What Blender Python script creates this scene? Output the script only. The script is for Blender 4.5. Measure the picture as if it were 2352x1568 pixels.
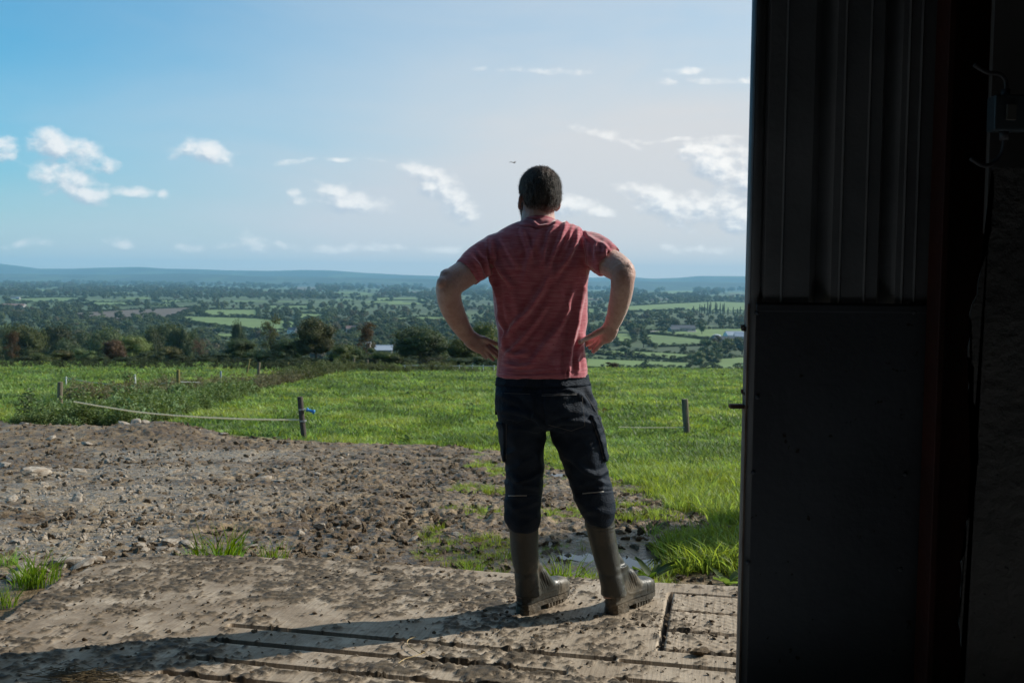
import bpy, bmesh, math, random
import numpy as np
from mathutils import Vector, Matrix, Euler, noise as mnoise

random.seed(7); RNG = np.random.default_rng(11)
for o in list(bpy.data.objects): bpy.data.objects.remove(o)
sc = bpy.context.scene
COL = sc.collection

# ------------------------------------------------------------------ camera
FPX, CX, CY = 2285.0, 1176.0, 784.0          # focal length in units of a 2352-wide frame
PITCH, ROLL = math.radians(3.4), math.radians(0.6)
EYE = Vector((0, 0, 1.35))
CR = Euler((math.radians(90)-PITCH, 0, 0)).to_matrix() @ Euler((0, 0, ROLL)).to_matrix()
cam = bpy.data.objects.new('camera', bpy.data.cameras.new('camera')); COL.objects.link(cam)
cam.location = EYE; cam.rotation_euler = CR.to_euler()
cam.data.sensor_width = 36; cam.data.lens = 36*FPX/2352
cam.data.clip_start = 0.05; cam.data.clip_end = 90000
cam.data.dof.use_dof = True; cam.data.dof.focus_distance = 4.0; cam.data.dof.aperture_fstop = 8.0
sc.camera = cam

# ------------------------------------------------------------------ light
SUN_AZ, SUN_EL = math.radians(71), math.radians(30)      # azimuth clockwise from +Y
sv = Vector((math.sin(SUN_AZ)*math.cos(SUN_EL), math.cos(SUN_AZ)*math.cos(SUN_EL), math.sin(SUN_EL)))
sun = bpy.data.objects.new('sun', bpy.data.lights.new('sun', 'SUN')); COL.objects.link(sun)
sun.data.energy = 5.0; sun.data.angle = math.radians(0.5); sun.data.color = (1.0, 0.93, 0.82)
sun.rotation_euler = (-sv).to_track_quat('-Z', 'Y').to_euler()
sc.view_settings.view_transform = 'Standard'; sc.view_settings.look = 'None'
sc.view_settings.gamma = 1; sc.view_settings.exposure = 0.15
sc.cycles.use_denoising = True
sc.cycles.max_bounces = 7; sc.cycles.diffuse_bounces = 4; sc.cycles.glossy_bounces = 3
sc.cycles.transmission_bounces = 4; sc.cycles.transparent_max_bounces = 8
sc.cycles.volume_bounces = 0; sc.cycles.sample_clamp_indirect = 6

# node helpers
class NT:
    def __init__(s, tree): s.t = tree; s.n = tree.nodes; s.l = tree.links
    def node(s, typ, ins=None, **kw):
        n = s.n.new(typ)
        for k, v in kw.items(): setattr(n, k, v)
        for k, v in (ins or {}).items(): s.put(n.inputs[k], v)
        return n
    def put(s, sock, v):
        if isinstance(v, bpy.types.NodeSocket): s.l.new(v, sock)
        elif isinstance(v, bpy.types.Node): s.l.new(v.outputs[0], sock)
        else:
            if sock.type == 'RGBA' and len(v) == 3: v = (*v, 1)
            sock.default_value = v
    def math(s, op, a, b=0.0, c=0.0, clamp=False):
        n = s.n.new('ShaderNodeMath'); n.operation = op; n.use_clamp = clamp
        s.put(n.inputs[0], a); s.put(n.inputs[1], b); s.put(n.inputs[2], c); return n.outputs[0]
    def vmath(s, op, a, b=(0, 0, 0), out=0):
        n = s.n.new('ShaderNodeVectorMath'); n.operation = op
        s.put(n.inputs[0], a); s.put(n.inputs[1], b); return n.outputs[out]
    def mix(s, f, a, b, mode='MIX'):
        n = s.n.new('ShaderNodeMix'); n.data_type = 'RGBA'; n.blend_type = mode
        s.put(n.inputs[0], f); s.put(n.inputs[6], a); s.put(n.inputs[7], b); return n.outputs[2]
    def noise(s, vec, scale, detail=3, rough=0.55, dist=0.0):
        n = s.n.new('ShaderNodeTexNoise'); s.put(n.inputs['Vector'], vec)
        n.inputs['Scale'].default_value = scale; n.inputs['Detail'].default_value = detail
        n.inputs['Roughness'].default_value = rough; n.inputs['Distortion'].default_value = dist
        return n.outputs['Fac']
    def ramp(s, f, lo, hi, a=0.0, b=1.0, smooth=True):
        n = s.n.new('ShaderNodeMapRange'); n.interpolation_type = 'SMOOTHSTEP' if smooth else 'LINEAR'
        s.put(n.inputs[0], f); n.inputs[1].default_value = lo; n.inputs[2].default_value = hi
        n.inputs[3].default_value = a; n.inputs[4].default_value = b; return n.outputs[0]
    def attr(s, name, out='Fac'):
        n = s.n.new('ShaderNodeAttribute'); n.attribute_name = name; return n.outputs[out]

# ------------------------------------------------------------------ sky
world = bpy.data.worlds.new('World'); sc.world = world; world.use_nodes = True
W = NT(world.node_tree); W.n.clear()
tc = W.node('ShaderNodeTexCoord').outputs['Generated']
sky = W.node('ShaderNodeTexSky', sky_type='NISHITA', sun_disc=False)
sky.sun_elevation = SUN_EL; sky.sun_rotation = SUN_AZ
sky.air_density = 1.0; sky.dust_density = 1.2; sky.ozone_density = 1.6; sky.altitude = 100
sep = W.node('ShaderNodeSeparateXYZ', {0: tc})
sy = W.math('MAXIMUM', sep.outputs[1], 0.05)
U = W.math('DIVIDE', sep.outputs[0], sy); V = W.math('DIVIDE', sep.outputs[2], sy)
uv = W.node('ShaderNodeCombineXYZ', {0: U, 1: V, 2: 0.0}).outputs[0]
base = sky.outputs[0]
# thin high veil: whitens the air towards the sun side and the horizon
toward = W.vmath('DOT_PRODUCT', tc, tuple(Vector((sv.x, sv.y, 0.12)).normalized()), out=1)
n1 = W.noise(W.vmath('MULTIPLY', tc, (3.0, 3.0, 11.0)), 1.3, 4, 0.6, 0.4)
vf = W.ramp(toward, -0.34, 0.46, -0.06, 0.88, True)
vf = W.math('ADD', vf, W.math('MULTIPLY', W.math('SUBTRACT', n1, 0.5), 0.45))
vf = W.math('MULTIPLY', vf, W.ramp(sep.outputs[2], 0.10, 0.34, 1.0, 0.70))
hor = W.ramp(sep.outputs[2], 0.0, 0.25, 0.44, 0.0)
vf = W.math('ADD', vf, hor, clamp=True)
blue = W.mix(1.0, base, (0.32, 1.20, 1.46), 'MULTIPLY')
col = W.mix(vf, blue, W.mix(W.ramp(toward, -.1, .5), (5.0, 5.9, 6.8), (6.6, 6.6, 6.7)))
col = W.mix(W.ramp(sep.outputs[2], 0.0, 0.10, 0.5, 0.0), col, W.mix(W.ramp(toward, -.1, .5), (6.9, 7.1, 7.1), (8.0, 7.5, 7.0)))
# cumulus puffs at their directions
CL = [(10,348,30,18,0,1),(135,342,62,20,8,1),(185,360,55,16,10,1),(150,418,62,22,14,1),(185,442,42,16,12,1),
 (430,342,24,15,0,1),(475,354,48,16,12,1),(300,437,42,11,5,1),(375,445,13,9,0,.8),(765,448,40,14,10,.9),(800,468,70,14,4,.9),
 (795,430,16,8,0,.7),(985,425,48,20,30,1),(1045,465,42,24,40,1),(1310,478,40,16,20,1),(1365,492,34,9,5,.8),
 (1615,362,38,18,10,1.1),(1665,385,60,30,25,1.1),(1720,400,60,26,0,1.1),(1530,470,75,20,14,1.05),(1570,492,55,18,8,1.05),(1650,478,60,24,0,1),(1720,490,60,28,0,1),
 (588,562,32,14,25,.8),(275,557,30,9,10,.7),(790,566,75,9,3,.6),(900,566,40,6,5,.6),(60,562,55,6,0,.55),(460,565,70,6,0,.5),
 (1385,302,48,9,8,.75),(1430,318,40,6,25,.6),(1570,320,150,4,0,.4),(1615,186,110,7,-2,.5),(1575,168,35,7,0,.45),(1240,157,90,5,2,.4),
 (1545,572,22,7,15,.7),(1615,568,45,7,3,.7),(1000,570,60,6,0,.5),(760,370,90,4,0,.35),(682,440,12,7,20,.6),(640,562,12,7,0,.6),(330,600,0,0,0,0)]
nz = W.n.new('ShaderNodeTexNoise'); W.put(nz.inputs['Vector'], W.vmath('MULTIPLY', uv, (1, 1.5, 1)))
nz.inputs['Scale'].default_value = 38; nz.inputs['Detail'].default_value = 6; nz.inputs['Roughness'].default_value = 0.55
nzf = nz.outputs['Fac']
nzb = W.n.new('ShaderNodeTexNoise'); W.put(nzb.inputs['Vector'], uv); nzb.inputs['Scale'].default_value = 14; nzb.inputs['Detail'].default_value = 2
warp = W.vmath('MULTIPLY', W.vmath('SUBTRACT', nzb.outputs['Color'], (0.5, 0.5, 0.5)), (0.030, 0.020, 0))
uvw = W.vmath('ADD', uv, warp)
def cloud_field(p):
    acc = None
    for (x, y, rx, ry, ang, wgt) in CL:
        if rx == 0: continue
        if ry >= 12: rx, ry = rx*1.08, ry*1.32
        d = CR @ Vector(((x-CX)/FPX, -(y-CY)/FPX, -1.0))
        c = (d.x/d.y, d.z/d.y, 0)
        a = math.radians(ang); k = 1.6
        q = W.vmath('SUBTRACT', p, c)
        r1 = W.vmath('DOT_PRODUCT', q, (math.cos(a)/(rx*k/FPX), -math.sin(a)/(rx*k/FPX), 0), out=1)
        r2 = W.vmath('DOT_PRODUCT', q, (math.sin(a)/(ry*k/FPX), math.cos(a)/(ry*k/FPX), 0), out=1)
        s2 = W.math('ADD', W.math('MULTIPLY', r1, r1), W.math('MULTIPLY', r2, r2))
        f = W.math('MULTIPLY', W.math('SUBTRACT', 1.0, s2), wgt)
        acc = f if acc is None else W.math('SMOOTH_MAX', acc, f, 0.25)
    return acc
f0 = cloud_field(uvw)
f1 = cloud_field(W.vmath('ADD', uvw, (0.004, 0.009, 0)))
nn = W.math('MULTIPLY', W.math('SUBTRACT', nzf, 0.5), 3.0)
front = W.ramp(sep.outputs[1], 0.1, 0.3)
dens = W.math('MULTIPLY', W.ramp(W.math('ADD', f0, nn), -0.05, 1.3), front)
nzf2 = W.n.new('ShaderNodeTexNoise'); W.put(nzf2.inputs['Vector'], W.vmath('MULTIPLY', W.vmath('ADD', uv, (0.005, 0.007, 0)), (1, 1.5, 1)))
nzf2.inputs['Scale'].default_value = 38; nzf2.inputs['Detail'].default_value = 6; nzf2.inputs['Roughness'].default_value = 0.55
nn2 = W.math('MULTIPLY', W.math('SUBTRACT', nzf2.outputs['Fac'], 0.5), 3.0)
lit = W.math('SUBTRACT', W.math('ADD', f0, nn), W.math('ADD', f1, nn2))
litf = W.ramp(lit, -0.75, 0.6, 0.0, 1.0)
ccol = W.mix(litf, (4.2, 5.0, 6.0), (10.0, 9.7, 9.3))
ccol = W.mix(W.ramp(U, -0.5, 0.25, 0.22, 0.0), ccol, (4.2, 5.2, 6.4))
col = W.mix(W.math('MULTIPLY', dens, 0.92), col, ccol)
bg = W.node('ShaderNodeBackground', {'Color': col, 'Strength': 0.10})
W.l.new(bg.outputs[0], W.node('ShaderNodeOutputWorld').inputs[0])

# ------------------------------------------------------------------ helpers
def ray(px, py):
    return CR @ Vector(((px-CX)/FPX, -(py-CY)/FPX, -1.0))
def P(px, py, Y=4.0):
    d = ray(px, py); return EYE + d*(Y/d.y)
_y = np.array([0,4.9,6.0,7.6,12,17,25,39,47,70,95,106,122,150,200,300,450,650,60000.])
_d = np.array([1.42,1.42,1.48,1.66,2.18,2.74,3.28,4.33,4.9,6.5,8.26,9.15,11.2,15.5,23,36,50,60,60.])
_yy = np.exp(np.linspace(math.log(1.5), math.log(3000), 1600)); _dd = np.interp(_yy, _y, _d)
_k = np.ones(25)/25; _dd = np.concatenate([_dd[:12], np.convolve(_dd, _k, 'valid'), _dd[-12:]])
def drop(y): return np.interp(y, _yy, _dd)
def gz(x, y): return 1.35 - float(drop(y))
def G(px, py, lo=4.5):
    """where the sight line meets the ground"""
    d = ray(px, py); s = -d.z/d.y
    ys = _yy[_yy > lo]; hit = s*ys >= np.interp(ys, _yy, _dd)
    y = float(ys[np.argmax(hit)]) if hit.any() else 60.0/max(s, 0.0015)
    if y > 640: y = 60.0/max(s, .0015)
    return Vector((d.x/d.y*y, y, gz(0, y)))
def Z0(px, py, z=0.0):
    d = ray(px, py); return EYE + d*((z-EYE.z)/d.z)

def tag(o, label=None, cat=None, group=None, kind=None):
    for k, v in (('label', label), ('category', cat), ('group', group), ('kind', kind)):
        if v: o[k] = v
    return o
def empty(name, loc, label, cat, group=None, rz=0):
    o = bpy.data.objects.new(name, None); COL.objects.link(o); o.location = loc; o.rotation_euler.z = rz
    o.empty_display_size = .1
    return tag(o, label, cat, group)
def link(name, me, mat=None, parent=None, world_verts=False, smooth=False):
    if isinstance(me, bmesh.types.BMesh):
        bm = me; me = bpy.data.meshes.new(name); bm.to_mesh(me); bm.free()
    o = bpy.data.objects.new(name, me); COL.objects.link(o)
    if mat: me.materials.clear(); me.materials.append(mat)
    if smooth: me.polygons.foreach_set('use_smooth', [True]*len(me.polygons))
    if parent:
        if world_verts:
            r = parent
            off = Vector((0, 0, 0))
            while r: off += r.location; r = r.parent
            me.transform(Matrix.Translation(-off))
        o.parent = parent
    return o
def np_mesh(name, V, F, smooth=True):
    """V (n,3), F (m,k) all faces the same size"""
    me = bpy.data.meshes.new(name); V = np.asarray(V, np.float32); F = np.asarray(F, np.int32)
    me.vertices.add(len(V)); me.vertices.foreach_set('co', V.ravel())
    k = F.shape[1]; me.loops.add(F.size); me.loops.foreach_set('vertex_index', F.ravel())
    me.polygons.add(len(F)); me.polygons.foreach_set('loop_start', np.arange(0, F.size, k, dtype=np.int32))
    me.polygons.foreach_set('loop_total', np.full(len(F), k, np.int32))
    if smooth: me.polygons.foreach_set('use_smooth', np.ones(len(F), bool))
    me.update(calc_edges=True); return me
def add_attr(me, name, vals):
    a = me.attributes.new(name, 'FLOAT', 'POINT'); a.data.foreach_set('value', np.asarray(vals, np.float32).ravel())
def add_vattr(me, name, vals):
    a = me.attributes.new(name, 'FLOAT_VECTOR', 'POINT'); a.data.foreach_set('vector', np.asarray(vals, np.float32).ravel())
def grid_faces(nr, nc):
    i = np.arange((nr-1)*(nc-1)); r, c = i//(nc-1), i % (nc-1); a = r*nc+c
    return np.stack([a, a+1, a+nc+1, a+nc], 1)

def _h(ix, iy, seed):
    h = (ix.astype(np.int64)*374761393 + iy.astype(np.int64)*668265263 + seed*1442695041) & 0xffffffff
    h = ((h ^ (h >> 13))*1274126177) & 0xffffffff
    return ((h ^ (h >> 16)) & 0xffff)/65535.0
def vn2(x, y, seed=0):
    ix, iy = np.floor(x), np.floor(y); fx, fy = x-ix, y-iy
    fx = fx*fx*fx*(fx*(fx*6-15)+10); fy = fy*fy*fy*(fy*(fy*6-15)+10)
    a, b = _h(ix, iy, seed), _h(ix+1, iy, seed); c, d = _h(ix, iy+1, seed), _h(ix+1, iy+1, seed)
    return (a+(b-a)*fx)*(1-fy)+(c+(d-c)*fx)*fy
def fbm2(x, y, oct=4, seed=0, gain=.5):
    s, a, t = 0, 1, 0
    for o in range(oct):
        s = s+a*vn2(x*2**o+o*17.3, y*2**o-o*9.1, seed+o*13); t += a; a *= gain
    return s/t
def worley(x, y, seed=0):
    ix, iy = np.floor(x), np.floor(y); best = np.full(x.shape, 9.0); cid = np.zeros(x.shape)
    for dx in (-1, 0, 1):
        for dy in (-1, 0, 1):
            cx, cy = ix+dx, iy+dy; h1, h2 = _h(cx, cy, seed), _h(cx, cy, seed+5)
            d = (cx+h1-x)**2+(cy+h2-y)**2; m = d < best
            best = np.where(m, d, best); cid = np.where(m, _h(cx, cy, seed+9), cid)
    return np.sqrt(best), cid
def sstep(x, a, b):
    t = np.clip((x-a)/(b-a), 0, 1); return t*t*(3-2*t)
def poly_sd(x, y, poly):
    """signed distance to polygon, negative inside"""
    x = np.asarray(x, float); d = np.full(x.shape, 1e9); ins = np.zeros(x.shape, bool); n = len(poly)
    for i in range(n):
        ax, ay = poly[i][0], poly[i][1]; bx, by = poly[(i+1) % n][0], poly[(i+1) % n][1]
        ex, ey = bx-ax, by-ay; t = np.clip(((x-ax)*ex+(y-ay)*ey)/(ex*ex+ey*ey+1e-12), 0, 1)
        d = np.minimum(d, (x-ax-t*ex)**2+(y-ay-t*ey)**2)
        c = ((ay > y) != (by > y)) & (x < (bx-ax)*(y-ay)/((by-ay) if by != ay else 1e-9)+ax)
        ins ^= c
    d = np.sqrt(d); return np.where(ins, -d, d)

# primitives into a bmesh
def box(bm, cx, cy, cz, sx, sy, sz, R=None, bev=0):
    m = Matrix.Translation((cx, cy, cz)) @ (R.to_4x4() if R else Matrix.Identity(4)) @ Matrix.Diagonal((sx, sy, sz, 1))
    g = bmesh.ops.create_cube(bm, size=1.0, matrix=m)
    if bev:
        es = list({e for v in g['verts'] for e in v.link_edges})
        bmesh.ops.bevel(bm, geom=es, offset=bev, segments=2, affect='EDGES', profile=.6)
def cyl(bm, a, b, r1, r2=None, n=12, caps=True):
    a, b = Vector(a), Vector(b); r2 = r1 if r2 is None else r2; d = b-a
    m = Matrix.Translation((a+b)/2) @ d.to_track_quat('Z', 'Y').to_matrix().to_4x4()
    bmesh.ops.create_cone(bm, cap_ends=caps, segments=n, radius1=r1, radius2=r2, depth=d.length, matrix=m)
def blob(bm, c, r, sub=2, R=None):
    r = r if hasattr(r, '__len__') else (r, r, r)
    m = Matrix.Translation(c) @ (R.to_4x4() if R else Matrix.Identity(4)) @ Matrix.Diagonal((*r, 1))
    bmesh.ops.create_icosphere(bm, subdivisions=sub, radius=1.0, matrix=m)
def rings(bm, rs, close=True):
    """loft: rs = list of lists of Vectors (equal length)"""
    vs = [[bm.verts.new(p) for p in r] for r in rs]; n = len(rs[0])
    for a, b in zip(vs, vs[1:]):
        for i in range(n): bm.faces.new((a[i], a[(i+1) % n], b[(i+1) % n], b[i]))
    if close: bm.faces.new(vs[0][::-1]); bm.faces.new(vs[-1])
def tube(bm, pts, rad, n=14, flat=None, close=True):
    """pts Vectors, rad float or (r across, r along depth) per point; flat = reference direction for the second radius"""
    pts = [Vector(p) for p in pts]; rs = []
    for i, p in enumerate(pts):
        d = (pts[min(i+1, len(pts)-1)]-pts[max(i-1, 0)]).normalized()
        ref = Vector(flat) if flat is not None else Vector((0, 1, 0))
        if abs(d.dot(ref.normalized())) > .95: ref = Vector((1, 0, 0.3))
        w = (ref-d*d.dot(ref)).normalized(); u = d.cross(w)
        r = rad[i] if isinstance(rad, (list, tuple)) else rad
        ru, rw = r if hasattr(r, '__len__') else (r, r)
        rs.append([p+u*(ru*math.cos(t))+w*(rw*math.sin(t)) for t in [2*math.pi*k/n for k in range(n)]])
    rings(bm, rs, close)
def smooth_pts(pts, k=4):
    """catmull-rom through tuples"""
    pts = [Vector(p) for p in pts]; q = [pts[0]]+pts+[pts[-1]]; out = []
    for i in range(1, len(q)-2):
        for j in range(k):
            t = j/k; a, b, c, d = q[i-1], q[i], q[i+1], q[i+2]
            out.append(.5*((2*b)+(c-a)*t+(2*a-5*b+4*c-d)*t*t+(3*b-a-3*c+d)*t**3))
    out.append(pts[-1]); return out
def fuse(bm, voxel, smooth=4, fac=.5):
    """one continuous skin round overlapping solids"""
    me = bpy.data.meshes.new('tmp'); bmesh.ops.recalc_face_normals(bm, faces=bm.faces); bm.to_mesh(me); bm.free()
    o = bpy.data.objects.new('tmp', me); COL.objects.link(o)
    r = o.modifiers.new('r', 'REMESH'); r.mode = 'VOXEL'; r.voxel_size = voxel; r.use_smooth_shade = True
    if smooth:
        s = o.modifiers.new('s', 'SMOOTH'); s.factor = fac; s.iterations = smooth
    dg = bpy.context.evaluated_depsgraph_get(); dg.update()
    m2 = bpy.data.meshes.new_from_object(o.evaluated_get(dg))
    bpy.data.objects.remove(o); bpy.data.meshes.remove(me)
    return m2
def get_co(me):
    a = np.empty(len(me.vertices)*3, np.float32); me.vertices.foreach_get('co', a); return a.reshape(-1, 3).astype(float)
def get_no(me):
    a = np.empty(len(me.vertices)*3, np.float32); me.vertices.foreach_get('normal', a); return a.reshape(-1, 3).astype(float)
def set_co(me, c): me.vertices.foreach_set('co', c.astype(np.float32).ravel()); me.update()
def n3(x, y, z, seed=0):
    """cheap 3-D value noise"""
    iz = np.floor(z); f = z-iz; f = f*f*(3-2*f)
    a = vn2(x+iz*31.7, y-iz*17.9, seed); b = vn2(x+(iz+1)*31.7, y-(iz+1)*17.9, seed); return a*(1-f)+b*f

# ------------------------------------------------------------------ materials
def mat(name, c1, c2=None, scale=8, rough=.7, bump=0, bscale=None, metal=0, lo=.35, hi=.65, spec=.5, extra=None, coords='Object', stretch=None, detail=4, trans=0, rough2=None, sheen=0):
    m = bpy.data.materials.new(name); m.use_nodes = True; T = NT(m.node_tree); T.n.clear()
    out = T.node('ShaderNodeOutputMaterial'); b = T.node('ShaderNodeBsdfPrincipled')
    co = T.node('ShaderNodeTexCoord').outputs[coords]
    if stretch: co = T.vmath('MULTIPLY', co, stretch)
    f = T.ramp(T.noise(co, scale, detail), lo, hi)
    c = T.mix(f, c1, c2 or c1)
    if extra: c = extra(T, c, co)
    T.put(b.inputs['Base Color'], c); T.put(b.inputs['Roughness'], T.ramp(f, 0, 1, rough, rough2, False) if rough2 is not None else rough)
    b.inputs['Sheen Weight'].default_value = sheen; b.inputs['Sheen Roughness'].default_value = .35
    b.inputs['Metallic'].default_value = metal; b.inputs['Specular IOR Level'].default_value = spec
    if bump:
        bn = T.node('ShaderNodeBump', {'Height': T.noise(co, bscale or scale*4, 4, .6), 'Strength': min(1, bump), 'Distance': 0.01*max(1, bump)})
        T.l.new(bn.outputs[0], b.inputs['Normal'])
    if trans:
        tr = T.node('ShaderNodeBsdfTranslucent', {'Color': c})
        ms = T.node('ShaderNodeMixShader', {0: trans, 1: b.outputs[0], 2: tr.outputs[0]}); T.l.new(ms.outputs[0], out.inputs[0])
    else: T.l.new(b.outputs[0], out.inputs[0])
    return m
def leaf_mat(name, trans=.3, clump=1.2, rough=.6, vary=.35, spec=.25):
    """foliage coloured by the object's own colour, varied from plant to plant and clump to clump"""
    m = bpy.data.materials.new(name); m.use_nodes = True; T = NT(m.node_tree); T.n.clear()
    out = T.node('ShaderNodeOutputMaterial'); b = T.node('ShaderNodeBsdfPrincipled'); oi = T.node('ShaderNodeObjectInfo')
    co = T.node('ShaderNodeTexCoord').outputs['Object']
    n = T.noise(co, clump, 3); h = T.node('ShaderNodeHueSaturation')
    T.put(h.inputs['Color'], oi.outputs['Color'])
    T.put(h.inputs['Hue'], T.math('ADD', T.ramp(oi.outputs['Random'], 0, 1, .475, .515, False), T.ramp(n, .3, .7, -.012, .012, False)))
    T.put(h.inputs['Saturation'], T.ramp(oi.outputs['Random'], 0, 1, 1.12, .8, False))
    T.put(h.inputs['Value'], T.math('MULTIPLY', T.ramp(oi.outputs['Random'], 0, 1, 1-vary, 1+vary, False), T.ramp(n, .3, .7, .62, 1.45, False)))
    T.put(b.inputs['Base Color'], h.outputs[0]); b.inputs['Roughness'].default_value = rough; b.inputs['Specular IOR Level'].default_value = spec
    tr = T.node('ShaderNodeBsdfTranslucent', {'Color': T.mix(1.0, h.outputs[0], (1.5, 1.5, .6), 'MULTIPLY')})
    ms = T.node('ShaderNodeMixShader', {0: trans, 1: b.outputs[0], 2: tr.outputs[0]}); T.l.new(ms.outputs[0], out.inputs[0])
    return m
M_CROWN = leaf_mat('foliage', .28, .9)
M_GRASS = leaf_mat('grass_blades', .48, 2.5, rough=.5, vary=.36, spec=.3)
M_WEED = leaf_mat('weed_leaves', .3, 1.5)
M_BARK = mat('bark', (.10, .08, .06), (.05, .042, .035), 6, .9, .5)

# ------------------------------------------------------------------ scatter by geometry nodes (only for stuff)
def scatter(name, pts, sources, scale, rotz=None, tilt=0.15, idx=None, color=(1, 1, 1, 1), zscale=None):
    pts = np.asarray(pts, np.float32); n = len(pts)
    me = bpy.data.meshes.new(name); me.vertices.add(n); me.vertices.foreach_set('co', pts.ravel())
    sc3 = np.stack([scale, scale, scale*(1 if zscale is None else zscale)], 1)
    add_vattr(me, 'sc', sc3)
    rz = RNG.uniform(0, 6.283, n) if rotz is None else rotz
    add_vattr(me, 'rt', np.stack([RNG.normal(0, tilt, n), RNG.normal(0, tilt, n), rz], 1))
    a = me.attributes.new('ix', 'INT', 'POINT'); a.data.foreach_set('value', (RNG.integers(0, len(sources), n) if idx is None else idx).astype(np.int32))
    o = bpy.data.objects.new(name, me); COL.objects.link(o); o.color = color
    ng = bpy.data.node_groups.new(name+'_scatter', 'GeometryNodeTree')
    ng.interface.new_socket('Geometry', in_out='INPUT', socket_type='NodeSocketGeometry')
    ng.interface.new_socket('Geometry', in_out='OUTPUT', socket_type='NodeSocketGeometry')
    N = ng.nodes; gi = N.new('NodeGroupInput'); go = N.new('NodeGroupOutput')
    ip = N.new('GeometryNodeInstanceOnPoints'); ip.inputs['Pick Instance'].default_value = True
    g2i = N.new('GeometryNodeGeometryToInstance')
    for s in reversed(sources):
        oi = N.new('GeometryNodeObjectInfo'); oi.inputs['Object'].default_value = s; oi.inputs['As Instance'].default_value = False
        oi.transform_space = 'ORIGINAL'; ng.links.new(oi.outputs['Geometry'], g2i.inputs[0])
    def na(nm, typ):
        q = N.new('GeometryNodeInputNamedAttribute'); q.data_type = typ; q.inputs['Name'].default_value = nm; return q.outputs['Attribute']
    ng.links.new(gi.outputs[0], ip.inputs['Points']); ng.links.new(g2i.outputs[0], ip.inputs['Instance'])
    ng.links.new(na('ix', 'INT'), ip.inputs['Instance Index']); ng.links.new(na('sc', 'FLOAT_VECTOR'), ip.inputs['Scale'])
    ng.links.new(na('rt', 'FLOAT_VECTOR'), ip.inputs['Rotation']); ng.links.new(ip.outputs[0], go.inputs[0])
    md = o.modifiers.new('scatter', 'NODES'); md.node_group = ng
    return o

ORD = 'first second third fourth fifth sixth seventh eighth ninth tenth eleventh twelfth thirteenth fourteenth fifteenth sixteenth seventeenth eighteenth nineteenth twentieth'.split()
# ================================================================== GROUND
def gp(l, z=None): return [((Z0(*p, z) if z is not None else G(*p))) for p in l]
# yard outline (mud) traced on the ground, and the deck outline at z = 0
MUD_IN = [tuple(p[:2]) for p in gp([(1150,1030),(1260,1062),(1390,1092),(1470,1118),(1530,1150),(1560,1190),(1545,1240),(1480,1290)])]+[(.80, 4.75), (.70, 4.2), (-2, 4.2), (-2, 14)]
MUD = [tuple(p[:2]) for p in gp([(-900,975),(0,962),(60,985),(150,968),(380,978),(430,1003),(540,1018),(700,1022),(1000,1024),(1150,1030),
        (1260,1062),(1390,1092),(1470,1118),(1530,1150),(1600,1175),(1760,1210),(1960,1240)])]
MUD += [(4.5, 5.6), (4.5, 5.0), (4.5, 1.0), (-14, 1.0), (-16, 8.0)]
edge_px = [(-150,1500),(0,1424),(110,1345),(200,1302),(300,1282),(420,1274),(600,1278),(850,1289),(1000,1301),(1200,1317),(1400,1330),(1700,1345)]
edge = [Z0(*p) for p in edge_px]
sA, sB = Z0(524,1434), Z0(1413,1514)
ax = Vector((sB.x-sA.x, sB.y-sA.y, 0)).normalized(); bx = Vector((-ax.y, ax.x, 0))
ang = math.atan2(ax.y, ax.x)
def ab(p): q = Vector((p[0]-sA.x, p[1]-sA.y, 0)); return q.dot(ax), q.dot(bx)
last = edge[-1]; DECK = [tuple(p[:2]) for p in edge]+[(last.x+ax.x*3, last.y+ax.y*3), (4.5, 1.2), (-4.6, 1.2), (-4.6, edge[0].y-1.6)]

nr, nc = 1250, 820
t = np.linspace(0, 1, nr); ys = np.where(t < .74, 3.2*(22/3.2)**(t/.74), 22*(175/22)**((t-.74)/.26))
u = np.linspace(-1, 1, nc)
Yg, Ug = np.meshgrid(ys, u, indexing='ij')
Xg = Yg*0.56*Ug + (7+Yg*.35)*np.sign(Ug)*np.abs(Ug)**9
x, y = Xg.ravel(), Yg.ravel()
def ground_fields(x, y):
    n = fbm2(x*1.1, y*1.1, 4, 3)
    sd = poly_sd(x, y, MUD)+(n-.5)*0.9*np.clip(y/12, .35, 1.3)+(fbm2(x*6, y*6, 2, 8)-.5)*.25
    mud = 1-sstep(sd, -.10, .12)
    near = np.exp(-((x+7.6)/3.6)**2-((y-15.6)/1.5)**2)      # the bulldozed heap at the field's edge
    heap = .25*near + .16*np.exp(-((x+5.4)/.8)**2-((y-15.4)/.6)**2)
    gd = [G(180,1130), G(420,1080), G(540,1045)]
    grav = np.zeros_like(x)
    for (px_, py_, rx, ry) in ((150,1135,1.5,1.1),(330,1085,1.3,1.3),(60,1240,1.0,.7),(480,1045,1.6,1.2),(330,1160,.9,.7)):
        c = G(px_, py_); grav = np.maximum(grav, np.exp(-((x-c.x)/rx)**2-((y-c.y)/ry)**2))
    grav = np.clip(grav*1.1-.1+(fbm2(x*2.3, y*2.3, 3, 21)-.5)*1.1, 0, 1)
    wet = np.zeros_like(x)
    for (px_, py_, rx, ry) in PUD:
        c = G(px_, py_); wet = np.maximum(wet, np.exp(-((x-c.x)/(rx*1.7))**2-((y-c.y)/(ry*1.9))**2))
    return mud, heap, grav, wet
PUD = [(1330,1270,.17,.10),(1450,1283,.22,.12),(1400,1305,.14,.07),(1285,1090,.10,.12)]
mud, heap, grav, wet = ground_fields(x, y)
rough = np.clip((y-4.9)/1.2, .25, 1)*mud*(1-.55*grav)*(1-.8*wet)
w1, id1 = worley(x*4.6+vn2(x*3, y*3, 4)*.8, y*4.6+vn2(x*3, y*3, 14)*.8, 2)      # hoof pits and kicked-up clods
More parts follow.
